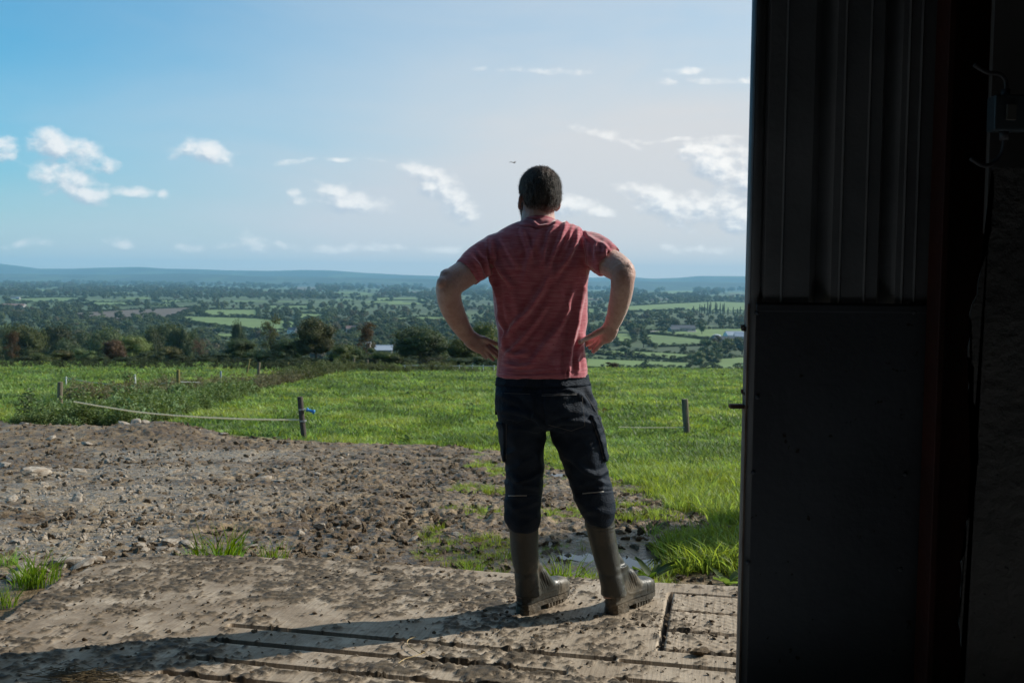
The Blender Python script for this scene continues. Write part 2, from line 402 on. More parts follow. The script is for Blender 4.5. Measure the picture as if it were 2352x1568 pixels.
w2, id2 = worley(x*11, y*11, 6)
lump = (np.abs(fbm2(x*2.2, y*2.2, 2, 31)-.5)*2)*.08 + (.5-np.clip(w1, 0, 1))*.085*(id1) + (.45-np.clip(w2, 0, 1))*.034*id2 \
     + (fbm2(x*9, y*9, 4, 41, .6)-.5)*.055
lump = lump*.55+(fbm2(x*26, y*22, 3, 43, .6)-.5)*.030
z = 1.35-drop(y)+heap+rough*(lump-.02)*np.clip(1.25-.35*vn2(x*.5, y*.5, 3), .5, 1.4)
z += mud*grav*(fbm2(x*16, y*16, 3, 51, .7)-.5)*.03
z += (1-mud)*((fbm2(x*.5, y*.5, 3, 61)-.5)*.10*np.clip(y/10, .6, 1.6)+(fbm2(x*3, y*3, 3, 71)-.5)*.05)
z -= wet*.035*mud
me = np_mesh('ground', np.stack([x, y, z], 1), grid_faces(nr, nc))
add_attr(me, 'mud', mud); add_attr(me, 'grav', grav); add_attr(me, 'wet', wet)

def ground_mat():
    m = bpy.data.materials.new('ground'); m.use_nodes = True; T = NT(m.node_tree); T.n.clear()
    out = T.node('ShaderNodeOutputMaterial'); b = T.node('ShaderNodeBsdfPrincipled')
    co = T.node('ShaderNodeTexCoord').outputs['Object']
    g, gr, wt = T.attr('mud'), T.attr('grav'), T.attr('wet')
    nA, nB, nC = T.noise(co, 2.2, 5, .6), T.noise(co, 14, 5, .65), T.noise(co, 60, 3)
    mudc = T.mix(T.ramp(nA, .35, .65), (.172, .116, .062), (.285, .207, .120))
    mudc = T.mix(T.ramp(T.noise(co, .55, 4, .6), .38, .62, .75, 0), mudc, T.mix(1, mudc, (.62, .58, .54), 'MULTIPLY'))
    mudc = T.mix(T.ramp(nB, .35, .62), T.mix(1, mudc, (.42, .40, .38), 'MULTIPLY'), mudc)
    vo = T.n.new('ShaderNodeTexVoronoi'); T.put(vo.inputs['Vector'], co); vo.inputs['Scale'].default_value = 34
    pb = T.math('MULTIPLY', T.ramp(T.node('ShaderNodeSeparateColor', {0: vo.outputs['Color']}).outputs[0], .55, .6), T.ramp(vo.outputs['Distance'], .012, .42, 1, 0))
    stone = T.mix(nC, (.40, .36, .32), (.52, .50, .47))
    pf = T.math('MULTIPLY', pb, T.math('ADD', T.math('MULTIPLY', gr, .95), .22), clamp=True)
    mudc = T.mix(T.math('MULTIPLY', gr, .4), mudc, (.31, .265, .20))
    mudc = T.mix(pf, mudc, stone)
    mudc = T.mix(T.math('MULTIPLY', wt, .6), mudc, (.035, .028, .022))
    gA, gB = T.noise(co, .35, 4, .6), T.noise(T.vmath('MULTIPLY', co, (1, 1, .3)), 5, 5, .7)
    gc = T.mix(T.ramp(gA, .35, .65), (.105, .155, .040), (.135, .19, .055))
    gc = T.mix(T.ramp(gB, .40, .72), T.mix(1, gc, (.62, .66, .6), 'MULTIPLY'), gc)
    gc = T.mix(T.ramp(T.noise(co, 1.1, 3, .5), .62, .75), gc, (.13, .15, .035))
    c = T.mix(g, gc, mudc)
    T.put(b.inputs['Base Color'], c)
    T.put(b.inputs['Roughness'], T.mix(T.math('MULTIPLY', g, wt), T.mix(g, (.8,)*3, T.mix(T.ramp(nB, .4, .7), (.38,)*3, (.85,)*3)), (.18,)*3))
    T.put(b.inputs['Specular IOR Level'], .35)
    bn = T.node('ShaderNodeBump', {'Height': T.math('ADD', nB, T.math('MULTIPLY', nC, .35)), 'Strength': .8, 'Distance': .03})
    T.l.new(bn.outputs[0], b.inputs['Normal']); T.l.new(b.outputs[0], out.inputs[0]); return m
M_GROUND = ground_mat()
g_ob = link('ground', me, M_GROUND); tag(g_ob, 'muddy yard running into a green sloping field', kind='structure')
def gh(x_, y_):
    """real ground height with its relief (coarse)"""
    x_ = np.asarray(x_, float); y_ = np.asarray(y_, float); m, h, _, w_ = ground_fields(x_, y_)
    return 1.35-drop(y_)+h-w_*.03*m+(1-m)*((fbm2(x_*.5, y_*.5, 3, 61)-.5)*.10*np.clip(y_/10, .6, 1.6)), m

# puddles
M_WATER = mat('puddle_water', (.02, .018, .014), rough=.04, spec=.8)
for i, (px_, py_, rx, ry) in enumerate(PUD):
    c = G(px_, py_); bm = bmesh.new(); vs = []
    for k in range(40):
        a = k*math.tau/40; r = 1+.35*math.sin(3*a+i)+.2*math.sin(7*a+2*i)
        vs.append(bm.verts.new((c.x+rx*r*1.25*math.cos(a), c.y+ry*r*1.35*math.sin(a), 0)))
    bm.faces.new(vs)
    zc = float(1.35-drop(c.y))-.030
    if i == 3: zc += .0
    for v in vs: v.co.z = zc
    o = link('puddle', bm, M_WATER); tag(o, kind='structure')

# ================================================================== CONCRETE APRON with cattle slats
px2ab = lambda l: [ab(Z0(*p)) for p in l]
slots = []
for p0, p1 in (((524,1434),(1413,1514)), ((1425,1512),(1800,1556)), ((482,1467),(1298,1546)), ((432,1503),(980,1568)), ((370,1543),(600,1568)), ((1413,1553),(1800,1590))):
    (a0, b0), (a1, b1) = px2ab([p0, p1]); slots.append((a0, a1, (b0+b1)/2))
b1s = slots[0][2]; slots[1] = (slots[1][0], 3.5, b1s-.004)
b2s = slots[2][2]; b3s = slots[3][2]; b4s = slots[4][2]
slots[3] = (slots[3][0], slots[2][1]+.4, b3s); slots[4] = (slots[4][0], 2.2, b4s); slots[5] = (slots[5][0], 3.5, b2s-.01)
for k in (1, 2): slots.append((slots[4][0]-.08*k, 3.0, b4s-.165*k))
HW = .018
rowsb = set(np.arange(-1.15, 1.75, .0085).round(5).tolist())
for s in slots:
    for e in (s[2]-HW, s[2]+HW): rowsb |= {round(e-.0015, 5), round(e+.0015, 5)}
rb = np.array(sorted(rowsb)); keep = np.concatenate([[True], np.diff(rb) > .0012]); rb = rb[keep]
ra = np.arange(-3.6, 3.3, .009)
B, A = np.meshgrid(rb, ra, indexing='ij'); A, B = A.ravel(), B.ravel()
x = sA.x+A*ax.x+B*bx.x; y = sA.y+A*ax.y+B*bx.y
sd = poly_sd(x, y, DECK)+(fbm2(x*9, y*9, 3, 5)-.5)*.012
z = np.zeros_like(x)
slotm = np.zeros_like(x)
for (a0, a1, bb) in slots:
    slotm = np.maximum(slotm, ((np.abs(B-bb) < HW) & (A > a0) & (A < a1)).astype(float))
# joints of the patterned panels
pj = px2ab([(1540,1360),(1515,1491)]); pa = (pj[0][0]+pj[1][0])/2
pb_ = [(ab(Z0(1535,y0))[1]+ab(Z0(1690,y1))[1])/2 for y0, y1 in ((1361,1371),(1401,1412),(1447,1459),(1494,1506))]
joint = ((np.abs(A-pa) < .009) & (B > pb_[3]-.005) & (B < pb_[0]+.005)).astype(float)
for q in pb_: joint = np.maximum(joint, ((np.abs(B-q) < .010) & (A > pa)).astype(float))
inpan = ((A > pa+.012) & (B < pb_[0]-.01) & (B > pb_[3]+.01)).astype(float)
tread = np.sin(A*2*math.pi/.055)*np.sin(B*2*math.pi/.040)
n = fbm2(x*2.6, y*2.6, 5, 81, .6); n2_ = fbm2(x*13, y*19, 5, 91, .72); n3_ = fbm2(x*60, y*70, 3, 95, .7)
heavy = np.clip(1-((B-.52)/.36)**2, 0, 1)*np.clip(1.15-np.abs(A-.25)/1.35, 0, 1)          # most mud where the boots tread
heavy = np.maximum(heavy, .5*np.clip(1-((B-1.0)/.5)**2, 0, 1)*np.clip(1-np.abs(A+.1)/1.3, 0, 1))
stripe = np.exp(-((B-(b2s+b1s)/2+.16)/.06)**2)*.35+np.exp(-((B-(b3s-.05))/.05)**2)*.4
cov = (n-.5)*1.5+(n2_-.5)*2.6+(n3_-.5)*1.5+heavy*.42+stripe*.4-.13-inpan*.14-.12*sstep(A, .7, 1.6)
for s_ in slots: cov -= .35*np.exp(-((B-s_[2])/.022)**2)*(A > s_[0]-.03)*(A < s_[1]+.03)
cov -= .3*np.exp(-((A-slots[0][0]+.0)/.5)**2)*np.exp(-((B+.02)/.12)**2)
mudt = sstep(cov, -.02, .16)
cl = sstep(cov, .0, .45)
z += mudt*.002+cl*.005*(.1+1.8*n3_)+cl*.006*np.clip(n-.52, 0, 1)*4*n2_
z += inpan*.0055*np.clip(tread, -.1, 1)*(1-mudt)
z += (fbm2(x*120, y*30, 2, 33)-.5)*.0006
z -= slotm*.13; z -= joint*.05
z -= sstep(sd, -.006, .010)*.16
me = np_mesh('concrete_apron', np.stack([x, y, z], 1), grid_faces(len(rb), len(ra)))
add_attr(me, 'mud', np.maximum(mudt, slotm)); add_attr(me, 'slot', np.maximum(slotm, joint*.95)); add_vattr(me, 'ab', np.stack([A, B, 0*A], 1))
def deck_mat():
    m = bpy.data.materials.new('concrete_slats'); m.use_nodes = True; T = NT(m.node_tree); T.n.clear()
    out = T.node('ShaderNodeOutputMaterial'); b = T.node('ShaderNodeBsdfPrincipled')
    co = T.attr('ab', 'Vector'); g = T.attr('mud'); sl = T.attr('slot')
    nA, nB, nC = T.noise(co, 1.6, 5, .6), T.noise(co, 22, 5, .7), T.noise(T.vmath('MULTIPLY', co, (95, 7, 1)), 1.0, 3, .5)
    c = T.mix(T.ramp(nA, .3, .7), (.37, .295, .215), (.50, .420, .325))
    c = T.mix(T.ramp(nC, .45, .68), c, T.mix(1, c, (.72, .70, .68), 'MULTIPLY'))
    c = T.mix(T.ramp(nB, .52, .75), c, (.20, .155, .115))
    sx_ = T.node('ShaderNodeSeparateXYZ', {0: co}).outputs[0]
    film = T.math('MULTIPLY', T.ramp(sx_, -.2, 1.0, 1.0, .35), T.math('MULTIPLY', T.ramp(T.noise(co, 4.5, 6, .65), .34, .56), .80))
    c = T.mix(film, c, (.185, .138, .092))
    mc = T.mix(T.ramp(nB, .35, .65), (.048, .037, .025), (.128, .099, .067))
    c = T.mix(g, c, mc); c = T.mix(sl, c, (.03, .02, .014))
    T.put(b.inputs['Base Color'], c); T.put(b.inputs['Roughness'], T.ramp(nB, .3, .7, .62, .9))
    T.put(b.inputs['Specular IOR Level'], .35)
    bn = T.node('ShaderNodeBump', {'Height': T.math('ADD', nB, T.math('MULTIPLY', nC, .5)), 'Strength': .6, 'Distance': .006})
    T.l.new(bn.outputs[0], b.inputs['Normal']); T.l.new(b.outputs[0], out.inputs[0]); return m
M_DECK = deck_mat()
o = link('concrete_apron', me, M_DECK); tag(o, 'mud-caked concrete apron with cattle slats', kind='structure')

# rock / clod prototypes
def rock(seed, sub=2, flat=.6, cuts=7):
    r = random.Random(seed); bm = bmesh.new(); bmesh.ops.create_icosphere(bm, subdivisions=sub, radius=1)
    pl = [(Vector((r.gauss(0, 1), r.gauss(0, 1), r.gauss(0, .8))).normalized(), r.uniform(.5, .85)) for _ in range(cuts)]
    for v in bm.verts:
        for nrm, d in pl:
            k = v.co.dot(nrm)
            if k > d: v.co -= nrm*(k-d)
        v.co += v.co.normalized()*.10*(mnoise.noise(v.co*2.3+Vector((seed, 0, 0))))
        v.co.z *= flat
    me = bpy.data.meshes.new('rock'); bm.to_mesh(me); bm.free(); return me
M_STONE = mat('stone', (.38, .335, .275), (.23, .175, .125), 3, .85, .6, 12)
M_STONE2 = mat('mudded_stone', (.25, .21, .17), (.12, .09, .065), 2.5, .85, .6, 12)
M_CLOD = mat('mud_clod', (.160, .112, .064), (.095, .065, .038), 5, .9, .8, 18)
rocks = [rock(s, 3, f) for s, f in ((1, .55), (2, .35), (3, .7), (4, .45), (5, .6))]
for r_ in rocks: r_.materials.append(M_STONE)
stone_px = [(85,1090,.20,.10),(110,1082,.08,.05),(375,1047,.11,.05),(395,1087,.13,.05),(182,1083,.14,.045),(300,1058,.09,.05),(265,1215,.055,.04),(100,1240,.05,.03),
 (180,1140,.07,.04),(210,1290,.12,.05),(160,1298,.13,.05),(190,1302,.10,.05),(60,1310,.10,.03),(40,1330,.10,.03),(395,1247,.10,.02),(430,1250,.08,.02),(370,1262,.06,.025),
 (325,1255,.06,.02),(560,1250,.05,.025),(325,1192,.05,.03),(610,1100,.12,.03),(640,1106,.07,.03),(270,1105,.05,.03),(120,1135,.04,.03),(565,1060,.1,.03),(815,1265,.045,.035),
 (580,1255,.06,.02),(760,1275,.05,.02),(450,1100,.06,.04),(730,1090,.09,.03),(30,1150,.09,.05),(200,1030,.14,.08),(60,1008,.16,.08),(120,1025,.12,.07),(10,1070,.12,.06),(245,1062,.06,.05),
 (515,1020,.12,.05),(480,1008,.14,.06),(680,1200,.05,.02),(310,1120,.05,.03),(140,1180,.05,.025),(15,1205,.07,.03),(1050,1233,.06,.02),(950,1240,.05,.02),(1130,1170,.05,.02)]
desc = ['pale angular stone lying on the muddy yard', 'small pale stone half sunk in the mud']
gs = None
for i, (px_, py_, w_, h_) in enumerate(stone_px):
    c = G(px_, py_); zz, _ = gh([c.x], [c.y])
    o = bpy.data.objects.new('stone', rocks[i % 5] if not gs else rocks[i % 5]); COL.objects.link(o)
    w_ *= .75
    o.location = (c.x, c.y, float(zz[0])+h_*.22); o.scale = (w_, w_*.75, max(h_, w_*.5)); o.rotation_euler = (random.uniform(-.25, .25), random.uniform(-.25, .25), random.uniform(0, 6.28))
    o['category'] = 'stone'; o['group'] = 'loose stones on the muddy yard'; o['label'] = 'small loose pale stone scattered over the muddy yard'
    if w_ > .0745:
        o['label'] = 'larger pale stone lying on the muddy yard, %s from the left among the larger ones' % ORD[sorted((s_[0], k_) for k_, s_ in enumerate(stone_px) if s_[2]*.75 > .0745).index((px_, i))]; o['group'] = 'larger stones on the muddy yard'
# the rubble heap's big slabs
for (px_, py_, s_, rot, lab) in ((312,990,(.42,.2,.10),(-.25,.35,-.5),'long tilted pale stone slab on the rubble heap'),
    (345,1003,(.24,.16,.08),(.1,.2,.4),'pale block at the front foot of the rubble heap'),
    (312,975,(.17,.14,.13),(.3,-.2,.9),'upright grey rock topping the rubble heap'),
    (335,975,(.13,.1,.12),(0,.4,.2),'small pointed rock beside the top rock of the rubble heap'),
    (385,987,(.22,.13,.09),(0,-.1,.1),'squared rock at the field end of the rubble heap')):
    c = G(px_, py_+14); c = P(px_, py_, c.y)
    o = bpy.data.objects.new('stone_block', rock(int(px_+py_), 3, .8, 10)); o.data.materials.append(M_STONE); COL.objects.link(o)
    o.location = c; o.scale = s_; o.rotation_euler = rot; tag(o, lab, 'rock')
# gravel, clods, crumbs: uncountable
clod = bpy.data.objects.new('mud_clod', rock(9, 3, .6, 5)); clod.data.materials.append(M_CLOD); COL.objects.link(clod)
for v in clod.data.vertices: v.co += v.co.normalized()*.25*mnoise.noise(v.co*2.2)
cp = Z0(868*1.0+0, 1318); clod.location = (cp.x, cp.y, .012); clod.scale = (.02, .016, .012); tag(clod, 'single lump of mud on the concrete apron near its far edge', 'mud clod')
clod2 = bpy.data.objects.new('mud_clod', rock(19, 3, .5, 4)); clod2.data.materials.append(M_CLOD); COL.objects.link(clod2)
for v in clod2.data.vertices: v.co += v.co.normalized()*.35*mnoise.noise(v.co*2.8)
cp = Z0(1608, 1504); clod2.location = (cp.x, cp.y, .015); clod2.scale = (.038, .022, .024); clod2.rotation_euler.z = .4
tag(clod2, 'largest crumbly mud lump, on the slats below the patterned panels', 'mud clod')
def in_yard(n, y0, y1, fn):
    yy = np.exp(RNG.uniform(math.log(y0), math.log(y1), n)); xx = yy*RNG.uniform(-.6, .5, n); m, h, g_, w_ = ground_fields(xx, yy)
    k = (poly_sd(xx, yy, DECK) > .02) & (RNG.random(n) < fn(m, g_, w_)); xx, yy = xx[k], yy[k]
    zz, _ = gh(xx, yy); return np.stack([xx, yy, zz], 1)
rk = bpy.data.objects.new('stone', rocks[2]); COL.objects.link(rk); c = G(735, 1212); rk.location = c+Vector((0, 0, .01)); rk.scale = (.04, .03, .03)
rk['category'] = 'stone'; rk['group'] = 'loose stones on the muddy yard'; rk['label'] = 'small loose pale stone scattered over the muddy yard'
p = in_yard(16000, 4.6, 18, lambda m, g_, w_: m*(.04+.96*g_))
o = scatter('gravel', p, [rk], RNG.gamma(2.0, .0045, len(p))+.0035, tilt=.5, zscale=np.full(len(p), .7)); tag(o, 'pale gravel trodden into the yard', kind='stuff')
p = in_yard(10000, 4.6, 18, lambda m, g_, w_: m*(1-.8*g_)*(1-w_))
o = scatter('mud', p, [clod, clod2], np.minimum(RNG.gamma(2.0, .0062, len(p))+.004, .028)*np.clip(p[:, 1]/8, 1, 1.6), tilt=.6, zscale=np.full(len(p), .7)); tag(o, 'kicked-up clods of brown mud', kind='stuff')
aa = RNG.uniform(-2.6, 2.2, 22000); bb = RNG.uniform(-1.1, 1.6, 22000)
xx = sA.x+aa*ax.x+bb*bx.x; yy = sA.y+aa*ax.y+bb*bx.y
hv = np.clip(1-((bb-.5)/.6)**2, 0, 1)
k = (poly_sd(xx, yy, DECK) < -.02) & (RNG.random(22000) < .10+.6*hv*sstep(fbm2(xx*2.6, yy*2.6, 5, 81, .6), .42, .6))
for s in slots: k &= ~((np.abs(bb-s[2]) < HW+.004) & (aa > s[0]) & (aa < s[1]))
p = np.stack([xx[k], yy[k], np.full(k.sum(), .004)], 1)
o = scatter('mud_crumbs', p, [clod, clod2], np.minimum(RNG.gamma(1.5, .0022, len(p))+.0015, .012), tilt=.4, zscale=np.full(len(p), .7)); tag(o, 'crumbs of mud strewn over the concrete', kind='stuff')

# ================================================================== GRASS
def tuft(name, n, h, spread, w, seed, seg=3, lean=.5):
    r = random.Random(seed); Vs, Fs = [], []
    for i in range(n):
        a, rr = r.uniform(0, 6.28), spread*math.sqrt(r.random()); bx_, by_ = rr*math.cos(a), rr*math.sin(a)
        da = a+r.uniform(-1.2, 1.2); hh = h*r.uniform(.45, 1.1); ln = lean*r.uniform(.15, 1.0)*hh; ww = w*r.uniform(.7, 1.3)
        wa = r.uniform(0, 3.14); wx, wy = math.cos(wa)*ww/2, math.sin(wa)*ww/2; b0 = len(Vs)
        for s in range(seg+1):
            t_ = s/seg; k_ = (1-t_**2*.9)
            cx_, cy_, cz_ = bx_+math.cos(da)*ln*t_**2, by_+math.sin(da)*ln*t_**2, hh*(t_-.28*t_*t_*lean)
            Vs += [(cx_-wx*k_, cy_-wy*k_, cz_), (cx_+wx*k_, cy_+wy*k_, cz_)]
            if s: q = b0+2*s; Fs.append((q-2, q-1, q+1, q))
    me = np_mesh(name, Vs, Fs, False); me.materials.append(M_GRASS); return me
t_big = [tuft('tuft', 70, .17, .075, .0055, s, 4, .8) for s in (1, 2, 3)]
t_sml = [tuft('sward', 26, .085, .10, .0115, s, 2, .9) for s in (4, 5, 6)]
t_med = [tuft('clump', 22, .13, .055, .0075, s, 3, .9) for s in (14, 15, 16)]
def leafy(seed, n=9, L=.13):
    """dock / broad-leaved weed rosette"""
    r = random.Random(seed); Vs, Fs = [], []
    for i in range(n):
        a = i*2.4+r.uniform(-.3, .3); l = L*r.uniform(.6, 1.1); w = l*.30; up = r.uniform(.5, 1.2); b0 = len(Vs)
        for s in range(5):
            t_ = s/4; ww = w*math.sin(math.pi*(.08+.9*t_))**.8; d = l*t_*math.cos(up*(1-.5*t_)); zz = l*t_*math.sin(up)*(1-.35*t_)
            ca, sa = math.cos(a), math.sin(a)
            Vs += [(ca*d-sa*ww/2, sa*d+ca*ww/2, zz+.012*t_), (ca*d, sa*d, zz), (ca*d+sa*ww/2, sa*d-ca*ww/2, zz+.012*t_)]
            if s: q = b0+3*s; Fs += [(q-3, q-2, q+1, q), (q-2, q-1, q+2, q+1)]
    me = np_mesh('rosette', Vs, Fs); me.materials.append(M_GRASS); return me
lf = [leafy(s) for s in (1, 2)]
TUFTS = []
for i, (px_, py_, s_, lab, mesh) in enumerate([(490,1268,1.15,'thickest bright grass tuft at the far edge of the concrete apron',0),(514,1270,.8,'small grass tuft just right of the thickest tuft by the apron',1),
  (618,1275,.75,'lone grass tuft on the apron edge left of the man',2),(92,1345,1.15,'grass tuft beside the rounded left edge of the apron',1),(65,1350,.95,'dark grass tuft nearest the apron at far left',0),
  (1290,1322,.95,'sunlit grass tuft between the two rubber boots',2),(1262,1318,.6,'low grass tuft right behind the left boot',0),(1352,1325,.55,'thin grass tuft against the right boot',1),
  (430,1268,.5,'thin grass growing left of the thickest tuft by the apron',2),(1078,1300,.6,'leafy sunlit tuft on the apron edge left of the left boot',0),(12,1395,.7,'grass at the lower left corner of the yard',2),
  (20,1300,.6,'short grass patch at the left frame edge beyond the stones',1),(1140,1303,.4,'few grass blades touching the left boot on its left',1)]):
    c = G(px_, py_-3, 3); c.z = float(gh([c.x], [c.y])[0][0]) if c.y > 4.5 else -.07
    if px_ in (1290,1262,1352,490,514,618,430,1078,1140):
        c = Z0(px_, py_); c = c+bx*.05; c.z = -.07; s_ *= 1.2
    o = bpy.data.objects.new('grass_tuft', t_big[mesh]); COL.objects.link(o); o.location = c; o.scale = (s_,)*3; o.rotation_euler.z = i*1.3
    o.color = (.15, .27, .03, 1); tag(o, lab, 'grass tuft', 'grass tufts along the apron edge'); TUFTS.append(o)
c = G(1640, 1150); sw = [bpy.data.objects.new('grass_tuft', t_sml[k]) for k in range(3)]
md_ = [bpy.data.objects.new('grass_tuft', t_med[k]) for k in range(3)]
for k, q in enumerate(md_):
    COL.objects.link(q); c2 = G(1405+k*45, 1165+k*30); q.location = (c2.x, c2.y, float(gh([c2.x], [c2.y])[0][0])-.01); q.color = (.14, .21, .05, 1); q.rotation_euler.z = k
    tag(q, ('small', 'middle', 'larger')[k]+' lone grass tuft in the shaded mud right of the man', 'grass tuft')
wd = bpy.data.objects.new('dock_plant', lf[0]); wd.location = Z0(1672, 1330)+bx*.10-Vector((0, 0, .06)); wd.scale = (1.1,)*3; wd.color = (.13, .20, .07, 1)
tag(wd, 'broad grey-green dock leaves in long grass beside the door', 'weed')
wd2 = bpy.data.objects.new('dock_plant', lf[1]); wd2.location = Z0(1490, 1318)+bx*.12-Vector((0, 0, .06)); wd2.color = (.06, .12, .03, 1)
tag(wd2, 'dark leafy weed at the apron edge right of the right boot', 'weed')
for q in (wd, wd2): COL.objects.link(q)
for k, q in enumerate(sw):
    COL.objects.link(q); c2 = G(1560+k*35, 1120-k*22); q.location = (c2.x, c2.y, float(gh([c2.x], [c2.y])[0][0])); q.scale = (1.3,)*3; q.color = (.15, .22, .05, 1)
    tag(q, ('nearest', 'middle', 'farthest')[k]+' low grass clump at the edge between mud and field right of the man', 'grass tuft', 'low grass clumps by the mud')
# right-hand rough grass, dense and tall
n = 42000
yy = np.exp(RNG.uniform(math.log(4.45), math.log(20), n)); xx = RNG.uniform(-.1, .52, n)*yy
yb = 4.72-.185*(xx+.2)
m_, h_, g_, w_ = ground_fields(xx, yy)
sparse = (yy < 9.5) & (xx > -.5)
n1_ = fbm2(xx*1.7, yy*1.7, 3, 101)
ins = poly_sd(xx, yy, MUD_IN) < 0
k = (RNG.random(n) < np.where(m_ < .5, .62, np.where(ins, .30*sstep(n1_, .50, .64), .75*sstep(fbm2(xx*3.4, yy*2.4, 3, 103), .44, .56))))
k &= (m_ < .5) | (xx > -.5)
k &= (poly_sd(xx, yy, DECK) > .03) & (w_ < .55)
xx, yy, mm = xx[k], yy[k], (m_*ins)[k]; zz, _ = gh(xx, yy)
lush = np.exp(-((xx-1.25)/.55)**2-((yy-5.4)/1.3)**2)+.8*np.exp(-((poly_sd(xx, yy, DECK))/.13)**2)*(xx > .55)
s_ = (.36+.42*lush*sstep(n1_[k], .3, .6)+.25*RNG.random(len(xx)))*np.where(mm > .5, .55, 1)*np.clip(yy/7, .9, 1.6)
big = lush > .25
big = yy < 10
ix = np.where(big, RNG.integers(0, 3, len(xx)), RNG.integers(3, 6, len(xx)))
s2 = np.where(big, s_*RNG.gamma(5, .23, len(s_)).clip(.4, 2.2), s_*1.25)
p = np.stack([xx, yy, zz-.01], 1)
o = scatter('rough_grass', p, md_+sw, s2, idx=ix, color=(.215, .29, .06, 1), tilt=.12); tag(o, 'lush grass beyond the concrete on the right', kind='stuff')
# pasture sward
n = 60000
yy = np.exp(RNG.uniform(math.log(9), math.log(104), n)); xx = RNG.uniform(-.62, .50, n)*yy
m_, h_, g_, w_ = ground_fields(xx, yy); n1_ = fbm2(xx*.35, yy*.35, 3, 111)
k = (m_ < .5) & (RNG.random(n) < .35+.65*sstep(n1_, .35, .6)); xx, yy = xx[k], yy[k]; zz, _ = gh(xx, yy)
s_ = RNG.uniform(.9, 1.5, len(xx))*np.clip((yy/11)**.85, .95, 6)
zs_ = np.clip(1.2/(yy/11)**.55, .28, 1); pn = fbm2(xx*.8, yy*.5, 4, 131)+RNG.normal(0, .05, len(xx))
for nm_, sel, cl_, ks in (('pasture_grass', (pn > .40) & (pn < .60), (.17, .262, .062, 1), 1.0), ('pasture_tips', pn >= .60, (.25, .31, .085, 1), .95), ('pasture_dark', pn <= .40, (.095, .155, .045, 1), 1.15)):  # three grass colours mixed by noise: mid green, yellowish, dark green
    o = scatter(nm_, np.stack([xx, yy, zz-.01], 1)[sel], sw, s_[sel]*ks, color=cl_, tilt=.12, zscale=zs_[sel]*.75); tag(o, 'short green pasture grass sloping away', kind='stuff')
# darker weed clumps dotted through the pasture
for i, (px_, py_, s_) in enumerate([(1000,905,1.6),(930,908,1.2),(1085,935,1.3),(862,958,1),(940,1012,1.5),(1010,1000,1),(585,945,.9),(615,1002,1),(688,1010,.8),(1385,945,1.6),(1475,945,1),(1650,990,1.3),(1590,965,1),(1100,1012,1),(985,890,1.1),(1680,1000,1.1),(1420,990,1.2),(1560,1040,1.1),(1630,1060,1)]):
    c = G(px_, py_+4); o = bpy.data.objects.new('field_weed', lf[i % 2]); COL.objects.link(o); zz, _ = gh([c.x], [c.y])
    o.location = (c.x, c.y, float(zz[0])); s_ *= min(2.0, .55+c.y/26); o.scale = (s_*1.15, s_*1.15, s_*.8); o.rotation_euler.z = i; o.color = (.055, .11, .022, 1) if i % 3 else (.11, .10, .04, 1)
    tag(o, 'dark broad-leaved weed in the green pasture, %s from the left' % ORD[sorted([1000,930,1085,862,940,1010,585,615,688,1385,1475,1650,1590,1100,985,1680,1420,1560,1630]).index(px_)], 'weed', 'weeds dotted over the pasture')

# ================================================================== BARN
def sheet_steel(name, c1, c2, rough=.5, metal=.6): return mat(name, c1, c2, 2.2, rough, .3, 30, metal=metal)
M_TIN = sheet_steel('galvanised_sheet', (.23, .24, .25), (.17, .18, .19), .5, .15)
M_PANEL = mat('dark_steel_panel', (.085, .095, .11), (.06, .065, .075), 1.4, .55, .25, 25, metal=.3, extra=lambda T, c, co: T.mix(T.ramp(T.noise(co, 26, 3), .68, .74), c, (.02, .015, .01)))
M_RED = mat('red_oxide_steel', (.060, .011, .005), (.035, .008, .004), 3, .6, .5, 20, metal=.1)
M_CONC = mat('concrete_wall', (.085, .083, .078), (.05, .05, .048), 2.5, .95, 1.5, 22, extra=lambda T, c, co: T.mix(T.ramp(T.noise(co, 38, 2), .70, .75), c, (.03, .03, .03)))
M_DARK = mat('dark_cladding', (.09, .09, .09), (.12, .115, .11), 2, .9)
M_RUST = mat('rusty_iron', (.10, .05, .03), (.05, .03, .022), 14, .8, .6)
barn = empty('barn', (1.3, 2.9, 0), 'dark barn interior framing the right side, seen through its open doorway', 'barn')
DY = 2.95
def dx_(px_, py_): return P(px_, py_, DY)
seam = dx_(1900, 703).z
edge_x = (dx_(1727, 0).x+dx_(1690, 1568).x)/2; col_l = P(2140, 700, 2.88).x
door = link('door', None, None, barn) if False else None
bm = bmesh.new(); # back board of the door frame, the part's own mesh: top and bottom rails behind the sheets
W_ = col_l+.25-edge_x; cxm = edge_x+W_/2
box(bm, cxm, DY+.035, .06, W_, .03, .08, bev=.003); box(bm, cxm, DY+.035, 2.9, W_, .03, .08, bev=.003); box(bm, edge_x+W_-.04, DY+.036, 1.5, .06, .028, 2.8)
door = link('door', bm, M_TIN, barn, True); door['label'] = 'sheet-metal sliding door, corrugated above and flat below'
